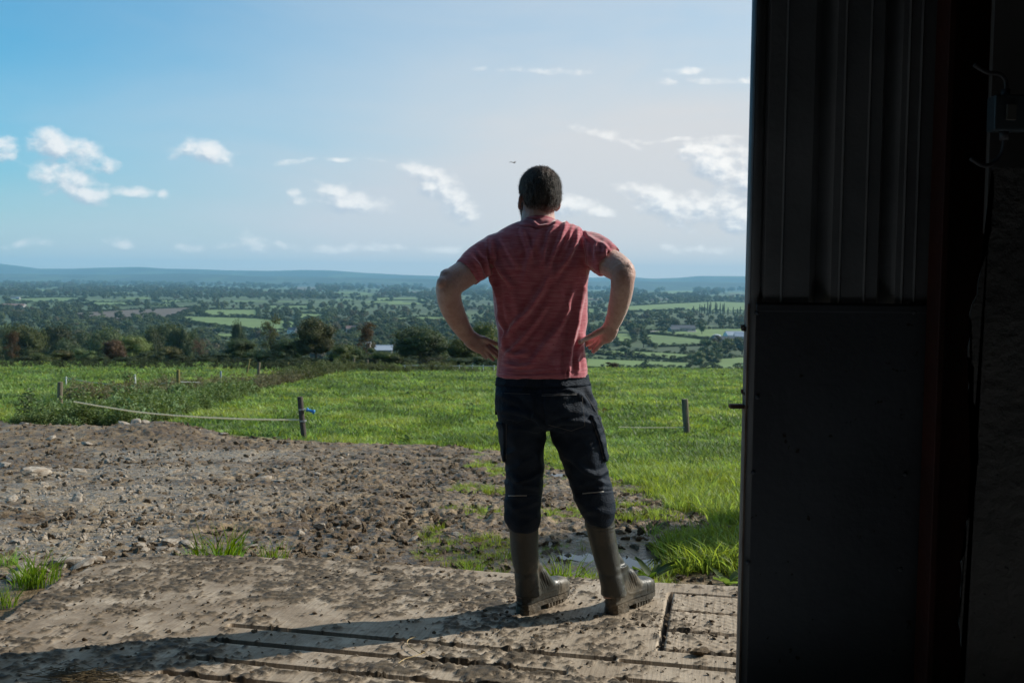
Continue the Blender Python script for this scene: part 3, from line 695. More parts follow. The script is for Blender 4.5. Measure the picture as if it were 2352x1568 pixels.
# corrugated upper sheet: ribs at the photo's places
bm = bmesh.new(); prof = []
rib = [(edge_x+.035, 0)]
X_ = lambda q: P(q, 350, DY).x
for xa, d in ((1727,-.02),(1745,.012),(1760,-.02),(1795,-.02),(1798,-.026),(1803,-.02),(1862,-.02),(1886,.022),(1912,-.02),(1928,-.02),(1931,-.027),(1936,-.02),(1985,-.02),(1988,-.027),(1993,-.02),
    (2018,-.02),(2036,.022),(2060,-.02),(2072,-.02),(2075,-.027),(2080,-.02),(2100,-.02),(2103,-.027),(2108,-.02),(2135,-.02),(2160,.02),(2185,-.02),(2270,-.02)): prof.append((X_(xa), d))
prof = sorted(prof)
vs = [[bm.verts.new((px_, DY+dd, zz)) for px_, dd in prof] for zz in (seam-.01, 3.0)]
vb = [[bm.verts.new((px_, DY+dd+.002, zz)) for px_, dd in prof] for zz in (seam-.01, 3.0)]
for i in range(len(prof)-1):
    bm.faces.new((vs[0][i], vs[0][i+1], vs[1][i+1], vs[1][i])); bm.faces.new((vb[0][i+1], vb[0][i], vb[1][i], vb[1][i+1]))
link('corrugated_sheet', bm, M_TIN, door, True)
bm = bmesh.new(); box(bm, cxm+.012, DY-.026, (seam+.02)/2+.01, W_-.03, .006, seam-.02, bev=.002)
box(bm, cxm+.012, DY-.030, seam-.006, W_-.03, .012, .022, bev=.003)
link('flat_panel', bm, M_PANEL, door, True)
bm = bmesh.new(); cyl(bm, (edge_x+.022, DY, .03), (edge_x+.022, DY, 3.0), .022, n=16)
link('edge_tube', bm, M_TIN, door, True, smooth=True)
bm = bmesh.new(); box(bm, edge_x+.006, DY-.012, seam/2+.02, .006, .03, seam-.03, bev=.001)
link('edge_strip', bm, mat('lit_edge', (.22, .17, .13), (.12, .08, .06), 8, .6), door, True)  # paler colour stands for light on the thickness of the sheet
for k, (px_, py_) in enumerate([(1733,718),(2090,716),(1735,909),(1725,1080),(1713,1285),(2070,1084),(2060,1300)]):
    q = dx_(px_, py_); bm = bmesh.new(); cyl(bm, (q.x, DY-.028, q.z), (q.x, DY-.036, q.z), .008, .006, 8); blob(bm, (q.x, DY-.036, q.z), .005, 1)
    link('bolt', bm, M_PANEL, door, True)
q0, q1 = dx_(1674, 931), dx_(1716, 933); bm = bmesh.new()
box(bm, (q0.x+q1.x)/2, DY-.005, (q0.z+q1.z)/2, q1.x-q0.x, .03, .013, bev=.004); box(bm, q1.x-.003, DY-.005, q1.z+.04, .008, .02, .09, bev=.002)
link('latch', bm, M_RUST, door, True)
for py_, s_ in ((755, 1), (903, .8)):
    q = dx_(1712, py_); bm = bmesh.new(); box(bm, q.x, DY, q.z, .02*s_, .03, .014*s_, bev=.004); cyl(bm, (q.x-.008, DY, q.z), (q.x-.008, DY, q.z+.012), .006, n=8)
    link('catch', bm, M_RUST, door, True)
# steel column: I-section
bm = bmesh.new(); cl, cr = P(2143, 700, 2.86).x, P(2168, 700, 2.86).x
box(bm, cl+.009, 2.86, 2.1, .018, .09, 4.2, bev=.003); box(bm, cl+.11, 2.90, 2.1, .20, .012, 4.2); box(bm, cl+.222, 2.87, 2.1, .016, .15, 4.2, bev=.003)
cl0 = link('steel_column', bm, M_RED, barn, True); cl0['label'] = 'red oxide painted steel column behind the door'
# concrete wall with a broken edge
r = random.Random(3); wl = P(2245, 800, 2.70).x; topz = P(2300, 385, 2.70).z
pts = []
for i in range(60):
    zz = topz*i/59; e = .012*math.sin(zz*9)+r.uniform(-.006, .006)
    if .95 < zz < 1.5: e -= .02*math.sin((zz-.95)/.55*math.pi)*(.7+.3*math.sin(zz*60))
    pts.append((wl-.02+.02*zz+e, zz))
bm = bmesh.new(); pr = pts+[(3.3, topz), (3.3, 0)]
a_ = [bm.verts.new((p_[0], 2.70, p_[1])) for p_ in pr]; b_ = [bm.verts.new((p_[0], 2.90 if k > 59 else 2.704, p_[1])) for k, p_ in enumerate(pr)]
bm.faces.new(a_); bm.faces.new(b_[::-1])
for i in range(len(pr)): bm.faces.new((a_[i], b_[i], b_[(i+1) % len(pr)], a_[(i+1) % len(pr)]))
bmesh.ops.triangulate(bm, faces=[f for f in bm.faces if len(f.verts) > 4])
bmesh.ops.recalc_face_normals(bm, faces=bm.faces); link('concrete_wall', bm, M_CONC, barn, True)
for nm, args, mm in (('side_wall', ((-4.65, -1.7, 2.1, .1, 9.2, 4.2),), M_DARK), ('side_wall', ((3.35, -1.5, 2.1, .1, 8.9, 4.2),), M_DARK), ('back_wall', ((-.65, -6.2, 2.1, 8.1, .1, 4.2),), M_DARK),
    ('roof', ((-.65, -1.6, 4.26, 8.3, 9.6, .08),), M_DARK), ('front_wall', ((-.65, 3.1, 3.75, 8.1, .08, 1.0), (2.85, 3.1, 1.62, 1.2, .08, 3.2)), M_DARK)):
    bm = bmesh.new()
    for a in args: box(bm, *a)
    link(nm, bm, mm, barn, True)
bm = bmesh.new(); box(bm, -.65, -2.2, -.06, 8.1, 8.0, .1); o = link('barn_floor', bm, mat('dirty_floor', (.10, .08, .06), (.06, .05, .04), 3, .9, .4)); tag(o, kind='structure')
WING = True
# electric switch box
sb = P(2318, 262, 2.72); sw_ = empty('switch_box', sb, 'dark electrical switch box with grey cables above the concrete wall', 'switch box')
M_PLA = mat('dark_plastic', (.05, .065, .075), rough=.4); M_CAB = mat('grey_cable', (.05, .05, .055), rough=.6)
bm = bmesh.new(); box(bm, 0, 0, 0, .10, .05, .095, bev=.005); link('housing', bm, M_PLA, sw_)
bm = bmesh.new(); box(bm, -.008, -.027, .0, .026, .01, .042, bev=.002); link('switch_plate', bm, mat('pale_plate', (.10, .10, .09), rough=.5), sw_)
bm = bmesh.new(); tube(bm, smooth_pts([(-.012, 0, .045), (-.012, 0, .085), (-.03, 0, .105), (-.065, 0, .11), (-.10, 0, .13)]), .006, 8); cyl(bm, (-.012, 0, .045), (-.012, 0, .065), .012, n=10)
link('cable', bm, M_CAB, sw_, smooth=True)
bm = bmesh.new(); tube(bm, smooth_pts([(-.012, 0, -.045), (-.012, 0, -.09), (-.025, 0, -.12), (-.06, 0, -.14), (-.10, 0, -.12)]), .006, 8); cyl(bm, (-.012, 0, -.045), (-.012, 0, -.07), .012, n=10)
link('cable', bm, M_CAB, sw_, smooth=True)
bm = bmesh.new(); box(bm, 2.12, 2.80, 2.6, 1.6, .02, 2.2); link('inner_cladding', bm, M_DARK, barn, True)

# straw on the apron
M_STRAW = mat('straw', (.45, .34, .17), rough=.7)
for (l, lab) in (([(1050,1552),(1090,1530),(1140,1500)], 'thin pale straw stalk lying across the nearer slats'), ([(983,1556),(1010,1575-30),(1035,1528)], None)):
    if lab:
        pass
sp_ = [Z0(a_, b_, .012) for a_, b_ in ((955,1462),(938,1468),(936,1480),(952,1492),(968,1502))]
sp2 = [Z0(a_, b_, .014) for a_, b_ in ((1030-55,1497),(955,1505),(930,1512),(915,1522))]
for pp, lab in ((sp_, 'curled pale straw stalk on the apron left of the boots'), (sp2, 'straight pale straw stalk lying just below the curled one')):
    bm = bmesh.new(); tube(bm, smooth_pts(pp), .0016, 6); o = link('straw', bm, M_STRAW); tag(o, lab, 'straw')
st = bmesh.new(); r = random.Random(5)
for i in range(130):
    c = Z0(r.gauss(195, 45), r.gauss(1553, 9), .02); a = r.uniform(-.5, .5); L = r.uniform(.02, .07); d = Vector((math.cos(a), math.sin(a), r.uniform(-.2, .25)))*L
    cyl(st, c-d, c+d, .0011, n=4)
o = link('straw_litter', st, mat('wet_straw', (.17, .125, .06), (.09, .065, .035), 20, .7)); tag(o, 'tangle of wet straw in the shade at lower left', kind='stuff')
# ================================================================== THE MAN
K = 571.0                                     # frame units per metre at 4 m
man = empty('person', (0.24, 4.02, 0), 'man in red T-shirt, dark trousers and rubber boots, hands on hips, back turned', 'person')
skin_x = lambda T, c, co: T.mix(T.ramp(T.noise(co, 55, 4), .45, .62, 0, .18), c, (.24, .11, .085))
def skin_mat():
    m = mat('skin', (.56, .375, .315), (.46, .27, .225), 9, .5, .35, 120, extra=skin_x, sheen=.5)
    b = [n for n in m.node_tree.nodes if n.type == 'BSDF_PRINCIPLED'][0]
    b.inputs['Subsurface Weight'].default_value = .22; b.inputs['Subsurface Radius'].default_value = (1, .3, .15); b.inputs['Subsurface Scale'].default_value = .012
    return m
M_SKIN = skin_mat()
def shirt_mat():
    m = bpy.data.materials.new('heather_jersey'); m.use_nodes = True; T = NT(m.node_tree); T.n.clear()
    out = T.node('ShaderNodeOutputMaterial'); b = T.node('ShaderNodeBsdfPrincipled'); co = T.node('ShaderNodeTexCoord').outputs['Object']
    s = T.noise(T.vmath('MULTIPLY', co, (17, 17, 260)), 1.0, 4, .65); s2 = T.noise(T.vmath('MULTIPLY', co, (60, 60, 420)), 1.0, 2)
    c = T.mix(T.ramp(s, .36, .66), (.39, .085, .118), (.52, .19, .225)); c = T.mix(T.ramp(s2, .45, .7, 0, .35), c, (.50, .23, .23))
    c = T.mix(T.ramp(T.noise(co, 70, 2), .72, .76, 0, .6), c, (.10, .03, .03))
    T.put(b.inputs['Base Color'], c); b.inputs['Roughness'].default_value = .95; b.inputs['Specular IOR Level'].default_value = .15
    b.inputs['Sheen Weight'].default_value = 1.0; b.inputs['Sheen Roughness'].default_value = .35
    bn = T.node('ShaderNodeBump', {'Height': s, 'Strength': .5, 'Distance': .002}); T.l.new(bn.outputs[0], b.inputs['Normal'])
    T.l.new(b.outputs[0], out.inputs[0]); return m
M_SHIRT = shirt_mat()
M_TROU = mat('navy_twill', (.008, .015, .028), (.013, .022, .038), 12, .6, .5, 160, spec=.12, extra=lambda T, c, co: T.mix(T.ramp(T.noise(co, 5, 5), .58, .75, 0, .35), c, (.03, .032, .032)))
M_TROU2 = mat('navy_twill_pocket', (.009, .017, .031), (.015, .025, .042), 18, .6, .6, 160, spec=.12)
M_STITCH = mat('grey_piping', (.32, .31, .30), rough=.6)
M_BOOT = mat('olive_rubber', (.028, .029, .025), (.044, .044, .038), 5, .34, .3, 30, spec=.5, rough2=.55,
    extra=lambda T, c, co: T.mix(T.math('MULTIPLY', T.ramp(T.noise(co, 7, 6, .7), .48, .66), T.ramp(T.node('ShaderNodeSeparateXYZ', {0: co}).outputs[2], .02, .40, .75, .12)), c, (.17, .14, .10)))
M_SOLE = mat('muddy_sole', (.045, .040, .030), (.115, .09, .06), 14, .7, 1, 30)
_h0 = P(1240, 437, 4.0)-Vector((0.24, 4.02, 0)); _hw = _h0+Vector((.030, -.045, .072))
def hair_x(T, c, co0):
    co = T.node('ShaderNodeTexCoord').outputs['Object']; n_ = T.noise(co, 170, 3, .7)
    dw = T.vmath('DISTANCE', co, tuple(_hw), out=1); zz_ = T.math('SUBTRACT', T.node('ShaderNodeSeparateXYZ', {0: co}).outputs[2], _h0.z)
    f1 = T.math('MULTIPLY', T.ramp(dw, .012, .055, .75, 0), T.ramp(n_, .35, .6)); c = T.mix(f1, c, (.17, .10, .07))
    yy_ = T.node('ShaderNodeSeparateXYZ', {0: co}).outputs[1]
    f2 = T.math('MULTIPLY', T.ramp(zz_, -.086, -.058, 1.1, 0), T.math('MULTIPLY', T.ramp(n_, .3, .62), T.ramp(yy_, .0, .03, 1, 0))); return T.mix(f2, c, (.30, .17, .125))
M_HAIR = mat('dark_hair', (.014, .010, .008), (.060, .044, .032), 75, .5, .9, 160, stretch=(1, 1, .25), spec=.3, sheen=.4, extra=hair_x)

def sec(px_l, px_r, py_, dy, ry, n=28, ex=2.2, Y=4.0):
    """a horizontal cross-section whose left and right edges stand at the given sight lines"""
    l, r = P(px_l, py_, Y+dy), P(px_r, py_, Y+dy); c = (l+r)/2; rx = (r-l).length/2; out = []
    for k in range(n):
        t_ = math.tau*k/n; ct, st = math.cos(t_), math.sin(t_)
        out.append(c+Vector((math.copysign(abs(ct)**(2/ex), ct)*rx, math.copysign(abs(st)**(2/ex), st)*ry, 0)))
    return out
def limb(bm, pts, n=16, Y=4.0, k=4):
    """pts: (px, py, dy, half width in frame units, depth ratio)"""
    ps = [P(a, b, Y+c) for a, b, c, *_ in pts]; ww = [(p[3]/K*(Y+p[2])/4, p[3]/K*p[4]*(Y+p[2])/4) for p in pts]
    sp = smooth_pts(ps, k); rr = []
    for i in range(len(pts)-1):
        for j in range(k):
            t_ = j/k; t_ = t_*t_*(3-2*t_); rr.append((ww[i][0]*(1-t_)+ww[i+1][0]*t_, ww[i][1]*(1-t_)+ww[i+1][1]*t_))
    rr.append(ww[-1]); tube(bm, sp, rr, n, flat=(0, 1, 0))

# ---- body: head, neck, trunk, arms, hands, legs as one skin
bm = bmesh.new()
yaw = math.radians(23); HR = Matrix.Rotation(yaw, 3, 'Z'); hc = P(1240, 437, 4.0)+Vector((0, .0, 0))
def H(x_, y_, z_): return hc+HR @ Vector((x_, y_, z_))          # head frame: +y face, z up
blob(bm, H(0, .0, .008), (.0785, .096, .082), 3, HR)              # cranium
blob(bm, H(0, -.015, -.020), (.0765, .083, .080), 3, HR)            # back of the skull
blob(bm, H(0, .045, -.065), (.060, .058, .085), 3, HR)              # face
blob(bm, H(0, .060, -.125), (.038, .042, .032), 2, HR)              # jaw and chin
blob(bm, H(0, .02, -.108), (.054, .055, .036), 2, HR)               # jaw sides
blob(bm, H(0, .112, -.055), (.012, .020, .024), 2, HR); blob(bm, H(0, .098, -.030), (.009, .014, .024), 2, HR)   # nose
blob(bm, H(0, .098, .000), (.050, .018, .012), 2, HR)               # brow
blob(bm, H(0, .100, -.090), (.024, .014, .010), 2, HR)              # lips
for s in (-1, 1): blob(bm, H(s*.030, .088, -.022), (.013, .012, .010), 2, HR); blob(bm, H(s*.045, .07, -.05), (.02, .02, .02), 2, HR)
for s in (-1, 1):                                                # ears
    R = HR @ Euler((0, s*math.radians(-14), s*math.radians(28))).to_matrix()
    blob(bm, H(s*.081, .008, -.046), (.0070, .017, .031), 3, R); blob(bm, H(s*.085, .002, -.034), (.006, .013, .018), 2, R); blob(bm, H(s*.079, .012, -.070), (.007, .010, .012), 2, R)
neck = [(1238,455,.0,33,1.0),(1238,478,.0,35.5,1.0),(1236,498,.0,38,1.05),(1236,530,.0,50,1.0)]
limb(bm, neck, 20)
rings(bm, [sec(1150,1325,530,.0,.07), sec(1135,1345,570,.0,.09), sec(1145,1335,640,0,.10), sec(1152,1328,740,0,.10), sec(1150,1335,840,0,.10), sec(1150,1338,900,0,.11)])
for pts in ([(1195,960,.0,42,1),(1200,1060,.01,34,1),(1204,1150,.02,28,1),(1203,1260,.02,25,1),(1206,1370,.0,20,1)], [(1295,960,.0,42,1),(1325,1060,.01,34,1),(1358,1150,.02,28,1),(1385,1260,.02,25,1),(1405,1370,.0,20,1)]): limb(bm, pts)
# left arm
limb(bm, [(1150,575,0,40,1),(1105,605,-.05,33,1),(1062,632,-.10,32,1),(1035,654,-.13,32,.95),(1031,680,-.125,28.5,.95),(1038,707,-.10,27,.95),(1051,735,-.07,24,.9),(1064,757,-.04,20.5,.85),(1077,774,-.02,17.5,.75)], 20)
blob(bm, P(1018, 650, 4-.155), (.027, .03, .028), 2)
blob(bm, P(1030, 633, 4-.13), (.036, .036, .03), 2)
limb(bm, [(1077,775,-.02,19,.75),(1092,786,-.005,20.5,.6),(1104,791,.0,22,.5),(1113,797,.005,20,.45)], 16)        # back of the hand
blob(bm, P(1082, 790, 3.985), (.020, .02, .020), 2)
F = lambda bm_, l, r: limb(bm_, [(a, b, c, rr*.86, .95) for (a, b, c), rr in zip(l, r)], 10, k=3)
F(bm, [(1096,779,-.005),(1112,779,-.012),(1128,785,-.015),(1143,791,-.01)], [9,8,6.6,6.0])                   # thumb
F(bm, [(1112,791,.0),(1124,803,-.008),(1136,813,-.005),(1147,823,.002)], [8,6.6,6.0,5.2])                        # index
F(bm, [(1118,788,.02),(1132,799,.02),(1143,808,.02),(1152,816,.025)], [7,6.2,5.6,5])                             # middle, behind the index
F(bm, [(1110,802,.01),(1119,811,.008),(1128,821,.01),(1135,828,.014)], [7,6.2,5.6,4.8])                       # ring
F(bm, [(1100,801,.01),(1106,809,.010),(1112,817,.012),(1118,824,.016)], [6.6,5.6,5.0,4.4])                       # little
# right arm
limb(bm, [(1330,575,0,40,1),(1372,590,-.06,34,1),(1405,606,-.13,33,1),(1428,624,-.185,31,1),(1430,650,-.19,27,.95),(1426,680,-.16,25.5,.95),(1420,705,-.13,23.5,.9),(1413,727,-.10,20.5,.85),(1404,749,-.07,17.5,.8)], 20)
blob(bm, P(1439, 618, 4-.20), (.031, .033, .032), 2)
limb(bm, [(1404,750,-.07,19,.8),(1397,764,-.055,20,.65),(1390,773,-.045,17,.6),(1381,779,-.035,14,.5)], 16)
blob(bm, P(1398, 776, 3.955), (.021, .022, .020), 2)
F(bm, [(1392,753,-.06),(1374,763,-.075),(1355,773,-.085),(1340,781,-.105),(1330,786,-.13)], [10,9,7.6,6.8,6.2])          # thumb, pressing the small of the back
F(bm, [(1382,778,-.03),(1372,786,-.02),(1362,794,-.012),(1353,801,-.005)], [8,6.6,6.2,5.6])
F(bm, [(1388,780,-.04),(1378,792,-.035),(1369,801,-.028),(1361,810,-.02)], [8,6.8,6.4,5.6])
F(bm, [(1380,774,-.02),(1366,782,.0),(1356,788,.02),(1346,793,.04)], [8,6.4,6,5.2])
F(bm, [(1378,770,-.02),(1362,777,.01),(1350,781,.035),(1340,785,.06)], [8,6.4,6,5.2])
me = fuse(bm, .0034, 3)
c = get_co(me); nn_ = get_no(me)
amp = .0011*(1-sstep(c[:, 2], 1.52, 1.6))
c += nn_*((n3(c[:, 0]*38, c[:, 2]*38, c[:, 1]*38, 3)-.5)*amp)[:, None]; set_co(me, c)
body = link('body', me, M_SKIN, man, True, True)

# ---- hair and beard: a cap over the skull plus many short strands
def hair_shell(name, keep, grow, strands, L, seed, lab=None):
    b2 = bmesh.new()
    blob(b2, H(0, .0, .008), (.0785+grow, .096+grow, .082+grow), 5, HR); blob(b2, H(0, -.015, -.020), (.0765+grow, .083+grow, .080+grow), 5, HR)
    blob(b2, H(0, .045, -.065), (.060+grow, .058+grow, .085), 4, HR); blob(b2, H(0, .060, -.125), (.038+grow, .042+grow, .032+grow), 4, HR); blob(b2, H(0, .02, -.108), (.054+grow, .055+grow, .036+grow), 4, HR)
    me_ = fuse(b2, .0032, 3); c_ = get_co(me_); no_ = get_no(me_)
    loc = (c_-np.array(hc)) @ np.array(HR)
    c_ = c_+no_*((n3(c_[:, 0]*110, c_[:, 2]*55, c_[:, 1]*110, seed)-.5)*.0050)[:, None]; set_co(me_, c_)
    kp = keep(loc[:, 0], loc[:, 1], loc[:, 2]); b3 = bmesh.new(); b3.from_mesh(me_); b3.verts.ensure_lookup_table()
    bmesh.ops.delete(b3, geom=[v for v in b3.verts if not kp[v.index]], context='VERTS')
    fs = [f for f in b3.faces]; rr = random.Random(seed); cen = [(f.calc_center_median().copy(), f.normal.copy()) for f in fs]
    for k in range(strands):
        p0, nr_ = rr.choice(cen); dn = Vector((rr.gauss(0, .25), rr.gauss(0, .2), -1)); dn = (dn-nr_*dn.dot(nr_)).normalized()
        p1 = p0+dn*L*rr.uniform(.5, 1)+nr_*L*rr.uniform(.25, .85); sd_ = nr_.cross(dn).normalized()*.0006
        v = [b3.verts.new(q) for q in (p0-sd_, p0+sd_, p1+sd_*.4, p1-sd_*.4)]; b3.faces.new(v)
    o_ = link(name, b3, M_HAIR, man, True, True); return o_
hl = lambda x_, y_, z_: (z_ > np.where(y_ < -.01, -.084+.10*np.clip(y_+.09, 0, 1)-.12*np.clip(.045-np.abs(x_), 0, .05), np.where(y_ < .035, -.045+np.clip(y_+.01, 0, 1)*.3, .010+(y_-.035)*.9))) & ~((np.abs(x_) > .060) & (z_ < -.022) & (y_ > -.012))
hair = hair_shell('hair', hl, .0035, 9000, .009, 3)
bd = lambda x_, y_, z_: (z_ < -.035) & (z_ > -.2) & (y_ > .030) & ~((z_ > -.082) & (y_ > .085))
beard = hair_shell('beard', bd, .003, 2500, .009, 5); beard['label'] = 'dark beard along the jaw'

# ---- T-shirt
bm = bmesh.new()
T_ = [(502,1203,1272,.0,.068,2),(509,1188,1288,.0,.083,2.1),(518,1168,1322,-.002,.094,2.2),(528,1150,1346,-.004,.104,2.3),(545,1128,1362,-.006,.118,2.4),(575,1120,1362,-.008,.132,2.5),(615,1122,1357,-.006,.137,2.5),(650,1130,1350,.0,.134,2.5),
      (700,1136,1346,.006,.128,2.5),(750,1142,1344,.008,.124,2.5),(800,1145,1344,.004,.126,2.5),(840,1143,1347,.0,.132,2.5),(863,1141,1349,.0,.135,2.6)]
rings(bm, [sec(l, r_, p_, d, ry, 40, ex) for p_, l, r_, d, ry, ex in T_])
limb(bm, [(1160,562,.0,34,1.15),(1130,580,-.03,37,1.1),(1102,600,-.06,37,1.0),(1073,626,-.09,35,1.0)], 24)
limb(bm, [(1320,558,.0,37,1.15),(1350,570,-.04,38,1.1),(1376,582,-.09,38,1.0),(1400,598,-.13,37,1.0)], 24)
limb(bm, [(1095,628,-.03,20,1.2),(1088,646,-.05,13,1.2)], 12); limb(bm, [(1372,610,-.07,20,1.2),(1384,623,-.10,11,1.2)], 12)      # slack of the sleeves underneath
me = fuse(bm, .0046, 5)
c = get_co(me); no = get_no(me)
# project to frame units for the fold lines
Ci = np.array(CR.transposed()); q = (c-np.array(EYE)) @ Ci.T; fx = q[:, 0]/-q[:, 2]*FPX+CX; fy = -q[:, 1]/-q[:, 2]*FPX+CY
def fold(pts, w, a, asym=0.0):
    d = np.full(len(c), 1e9); tt = np.zeros(len(c)); n_ = len(pts)-1; sgn = np.zeros(len(c))
    for i in range(n_):
        x0, y0 = pts[i]; x1, y1 = pts[i+1]; ex, ey = x1-x0, y1-y0; t_ = np.clip(((fx-x0)*ex+(fy-y0)*ey)/(ex*ex+ey*ey), 0, 1)
        dd = np.hypot(fx-x0-t_*ex, fy-y0-t_*ey); m = dd < d; d = np.where(m, dd, d); tt = np.where(m, (i+t_)/n_, tt)
        sgn = np.where(m, np.sign((fx-x0)*ey-(fy-y0)*ex), sgn)
    prof = np.exp(-(d/w)**2)-.45*np.exp(-((d-1.6*w)/w)**2)
    return a*prof*np.sin(np.clip(tt, .02, .98)*math.pi)**.5
back = sstep(-no[:, 1], -.2, .35)
front_ = 1-back
D = np.zeros(len(c))
for pts, w, a in (([(1268,615),(1245,665),(1215,712),(1180,750),(1152,795)], 8, .013), ([(1328,520),(1320,560),(1298,600),(1270,640)], 7, .011), ([(1302,508),(1290,540),(1268,590),(1255,620)], 6, .009),
    ([(1280,508),(1262,535),(1250,575),(1246,610)], 5.5, .007), ([(1316,516),(1302,560),(1282,600)], 5, .007), ([(1121,552),(1130,585),(1150,620),(1176,655)], 7, .010), ([(1112,570),(1120,610),(1132,640),(1150,680)], 6, .008),
    ([(1196,522),(1210,560),(1222,600)], 6, .006), ([(1150,540),(1172,580),(1190,610)], 6, .006), ([(1345,640),(1330,700),(1318,760),(1308,810),(1302,862)], 8, .012), ([(1325,650),(1300,720),(1270,780),(1235,830)], 9, .007),
    ([(1255,700),(1230,740),(1190,790),(1160,820)], 6, .007), ([(1290,740),(1250,790),(1215,840)], 7, .006), ([(1148,720),(1160,760),(1158,800)], 5, .007), ([(1142,650),(1148,700),(1150,760)], 5, .006), ([(1150,800),(1180,815),(1215,812)], 6, .006),
    ([(1152,832),(1190,842),(1230,838)], 5, .004), ([(1338,800),(1325,825),(1328,855)], 4.5, .007), ([(1345,770),(1332,790),(1322,820)], 4.5, .006), ([(1222,506),(1238,520),(1262,520)], 4, .004),
    ([(1240,530),(1225,565),(1212,600),(1205,650)], 7, .005), ([(1180,660),(1190,720),(1180,770)], 9, .005), ([(1080,590),(1100,610),(1112,640)], 4.5, .007), ([(1062,606),(1085,625),(1098,645)], 4, .005), ([(1095,575),(1113,600),(1120,630)], 5, .006),
    ([(1350,540),(1370,560),(1372,600)], 5, .007), ([(1365,545),(1390,570),(1385,610)], 4.5, .006), ([(1340,548),(1352,580),(1352,615)], 4.5, .006), ([(1385,556),(1403,580)], 4, .004)):
    D += 1.45*fold(pts, w, a)*back
for pts, w, a in (([(1125,546),(1121,575),(1123,610),(1130,640)], 2.6, -.006), ([(1336,517),(1345,545),(1352,590),(1351,625)], 2.6, -.006), ([(1140,855),(1200,860),(1300,855),(1348,851)], 2.2, -.0035),
    ([(1188,518),(1236,524),(1290,516)], 2.2, -.006), ([(1303,845),(1302,866)], 2.5, -.010)): D += fold(pts, w, a)
D += (n3(c[:, 0]*7+c[:, 2]*4, c[:, 2]*3-c[:, 0]*5, c[:, 1]*5, 5)-.5)*.012*sstep(c[:, 2], 1.0, 1.1)
D += (n3(c[:, 0]*26+c[:, 2]*13, c[:, 2]*9-c[:, 0]*14, c[:, 1]*20, 7)-.5)*.0058
D += (n3(c[:, 0]*70, c[:, 2]*45, c[:, 1]*60, 9)-.5)*.0014
D -= np.abs(n3(c[:, 0]*11+c[:, 2]*6, c[:, 2]*5-c[:, 0]*4, c[:, 1]*9, 29)-.5)*.018-.004
c += no*D[:, None]; set_co(me, c)
shirt = link('t_shirt', me, M_SHIRT, man, True, True)
bm = bmesh.new(); cs = []
for k in range(40):
    t_ = math.tau*k/40; a0 = P(1237, 510, 4.0); cs.append(a0+Vector((math.cos(t_)*.075, math.sin(t_)*.070, .004-math.sin(t_)*.009-.014*math.cos(t_)**2)))
for i in range(40):
    pass
rs = []
for k in range(40):
    p0 = cs[k]; o_ = Vector((p0.x-P(1237, 503, 4.0).x, p0.y-4.0, 0)).normalized(); ring = []
    for j in range(8):
        a_ = math.tau*j/8; ring.append(p0+o_*(.0035*math.cos(a_))+Vector((-o_.x*.25, -o_.y*.25, 1))*(.0125*math.sin(a_)))
    rs.append(ring)
vs = [[bm.verts.new(p_) for p_ in r_] for r_ in rs]
for k in range(40):
    for j in range(8): bm.faces.new((vs[k][j], vs[(k+1) % 40][j], vs[(k+1) % 40][(j+1) % 8], vs[k][(j+1) % 8]))
bmesh.ops.recalc_face_normals(bm, faces=bm.faces)
link('collar', bm, M_SHIRT, shirt, False, True).data.transform(Matrix.Translation(-man.location))

# ---- trousers
bm = bmesh.new()
rings(bm, [sec(1146,1346,838,0,.118,36,2.4), sec(1141,1350,865,0,.124,36,2.5), sec(1138,1360,900,-.006,.134,36,2.5), sec(1139,1368,940,-.01,.138,36,2.5), sec(1144,1376,968,-.006,.128,36,2.5), sec(1150,1380,985,0,.11,36,2.5)])
L_ = [(950,1140,1252,-.005,.118),(985,1145,1256,-.004,.112),(1000,1146,1253,.0,.108),(1030,1151,1249,.004,.102),(1060,1158,1247,.008,.098),(1100,1162,1248,.01,.092),(1125,1160,1250,.012,.09),(1150,1157,1246,.012,.090),(1175,1156,1244,.012,.090),(1195,1158,1243,.012,.086),(1210,1167,1237,.01,.070),(1216,1172,1232,.01,.055)]
R_ = [(950,1256,1370,-.005,.12),(985,1260,1379,-.004,.114),(1000,1267,1384,.0,.108),(1030,1279,1389,.004,.102),(1060,1291,1393,.008,.098),(1100,1305,1397,.012,.094),(1125,1313,1404,.014,.092),(1150,1320,1409,.016,.09),(1170,1328,1411,.018,.09),(1188,1337,1411,.018,.084),(1202,1347,1408,.018,.068),(1210,1353,1404,.018,.055)]
for S in (L_, R_): rings(bm, [sec(l, r_, p_, d, ry, 32, 2.2) for p_, l, r_, d, ry in S])
me = fuse(bm, .005, 4)
c = get_co(me); no = get_no(me); q = (c-np.array(EYE)) @ Ci.T; fx = q[:, 0]/-q[:, 2]*FPX+CX; fy = -q[:, 1]/-q[:, 2]*FPX+CY
back = sstep(-no[:, 1], -.3, .2); D = np.zeros(len(c))
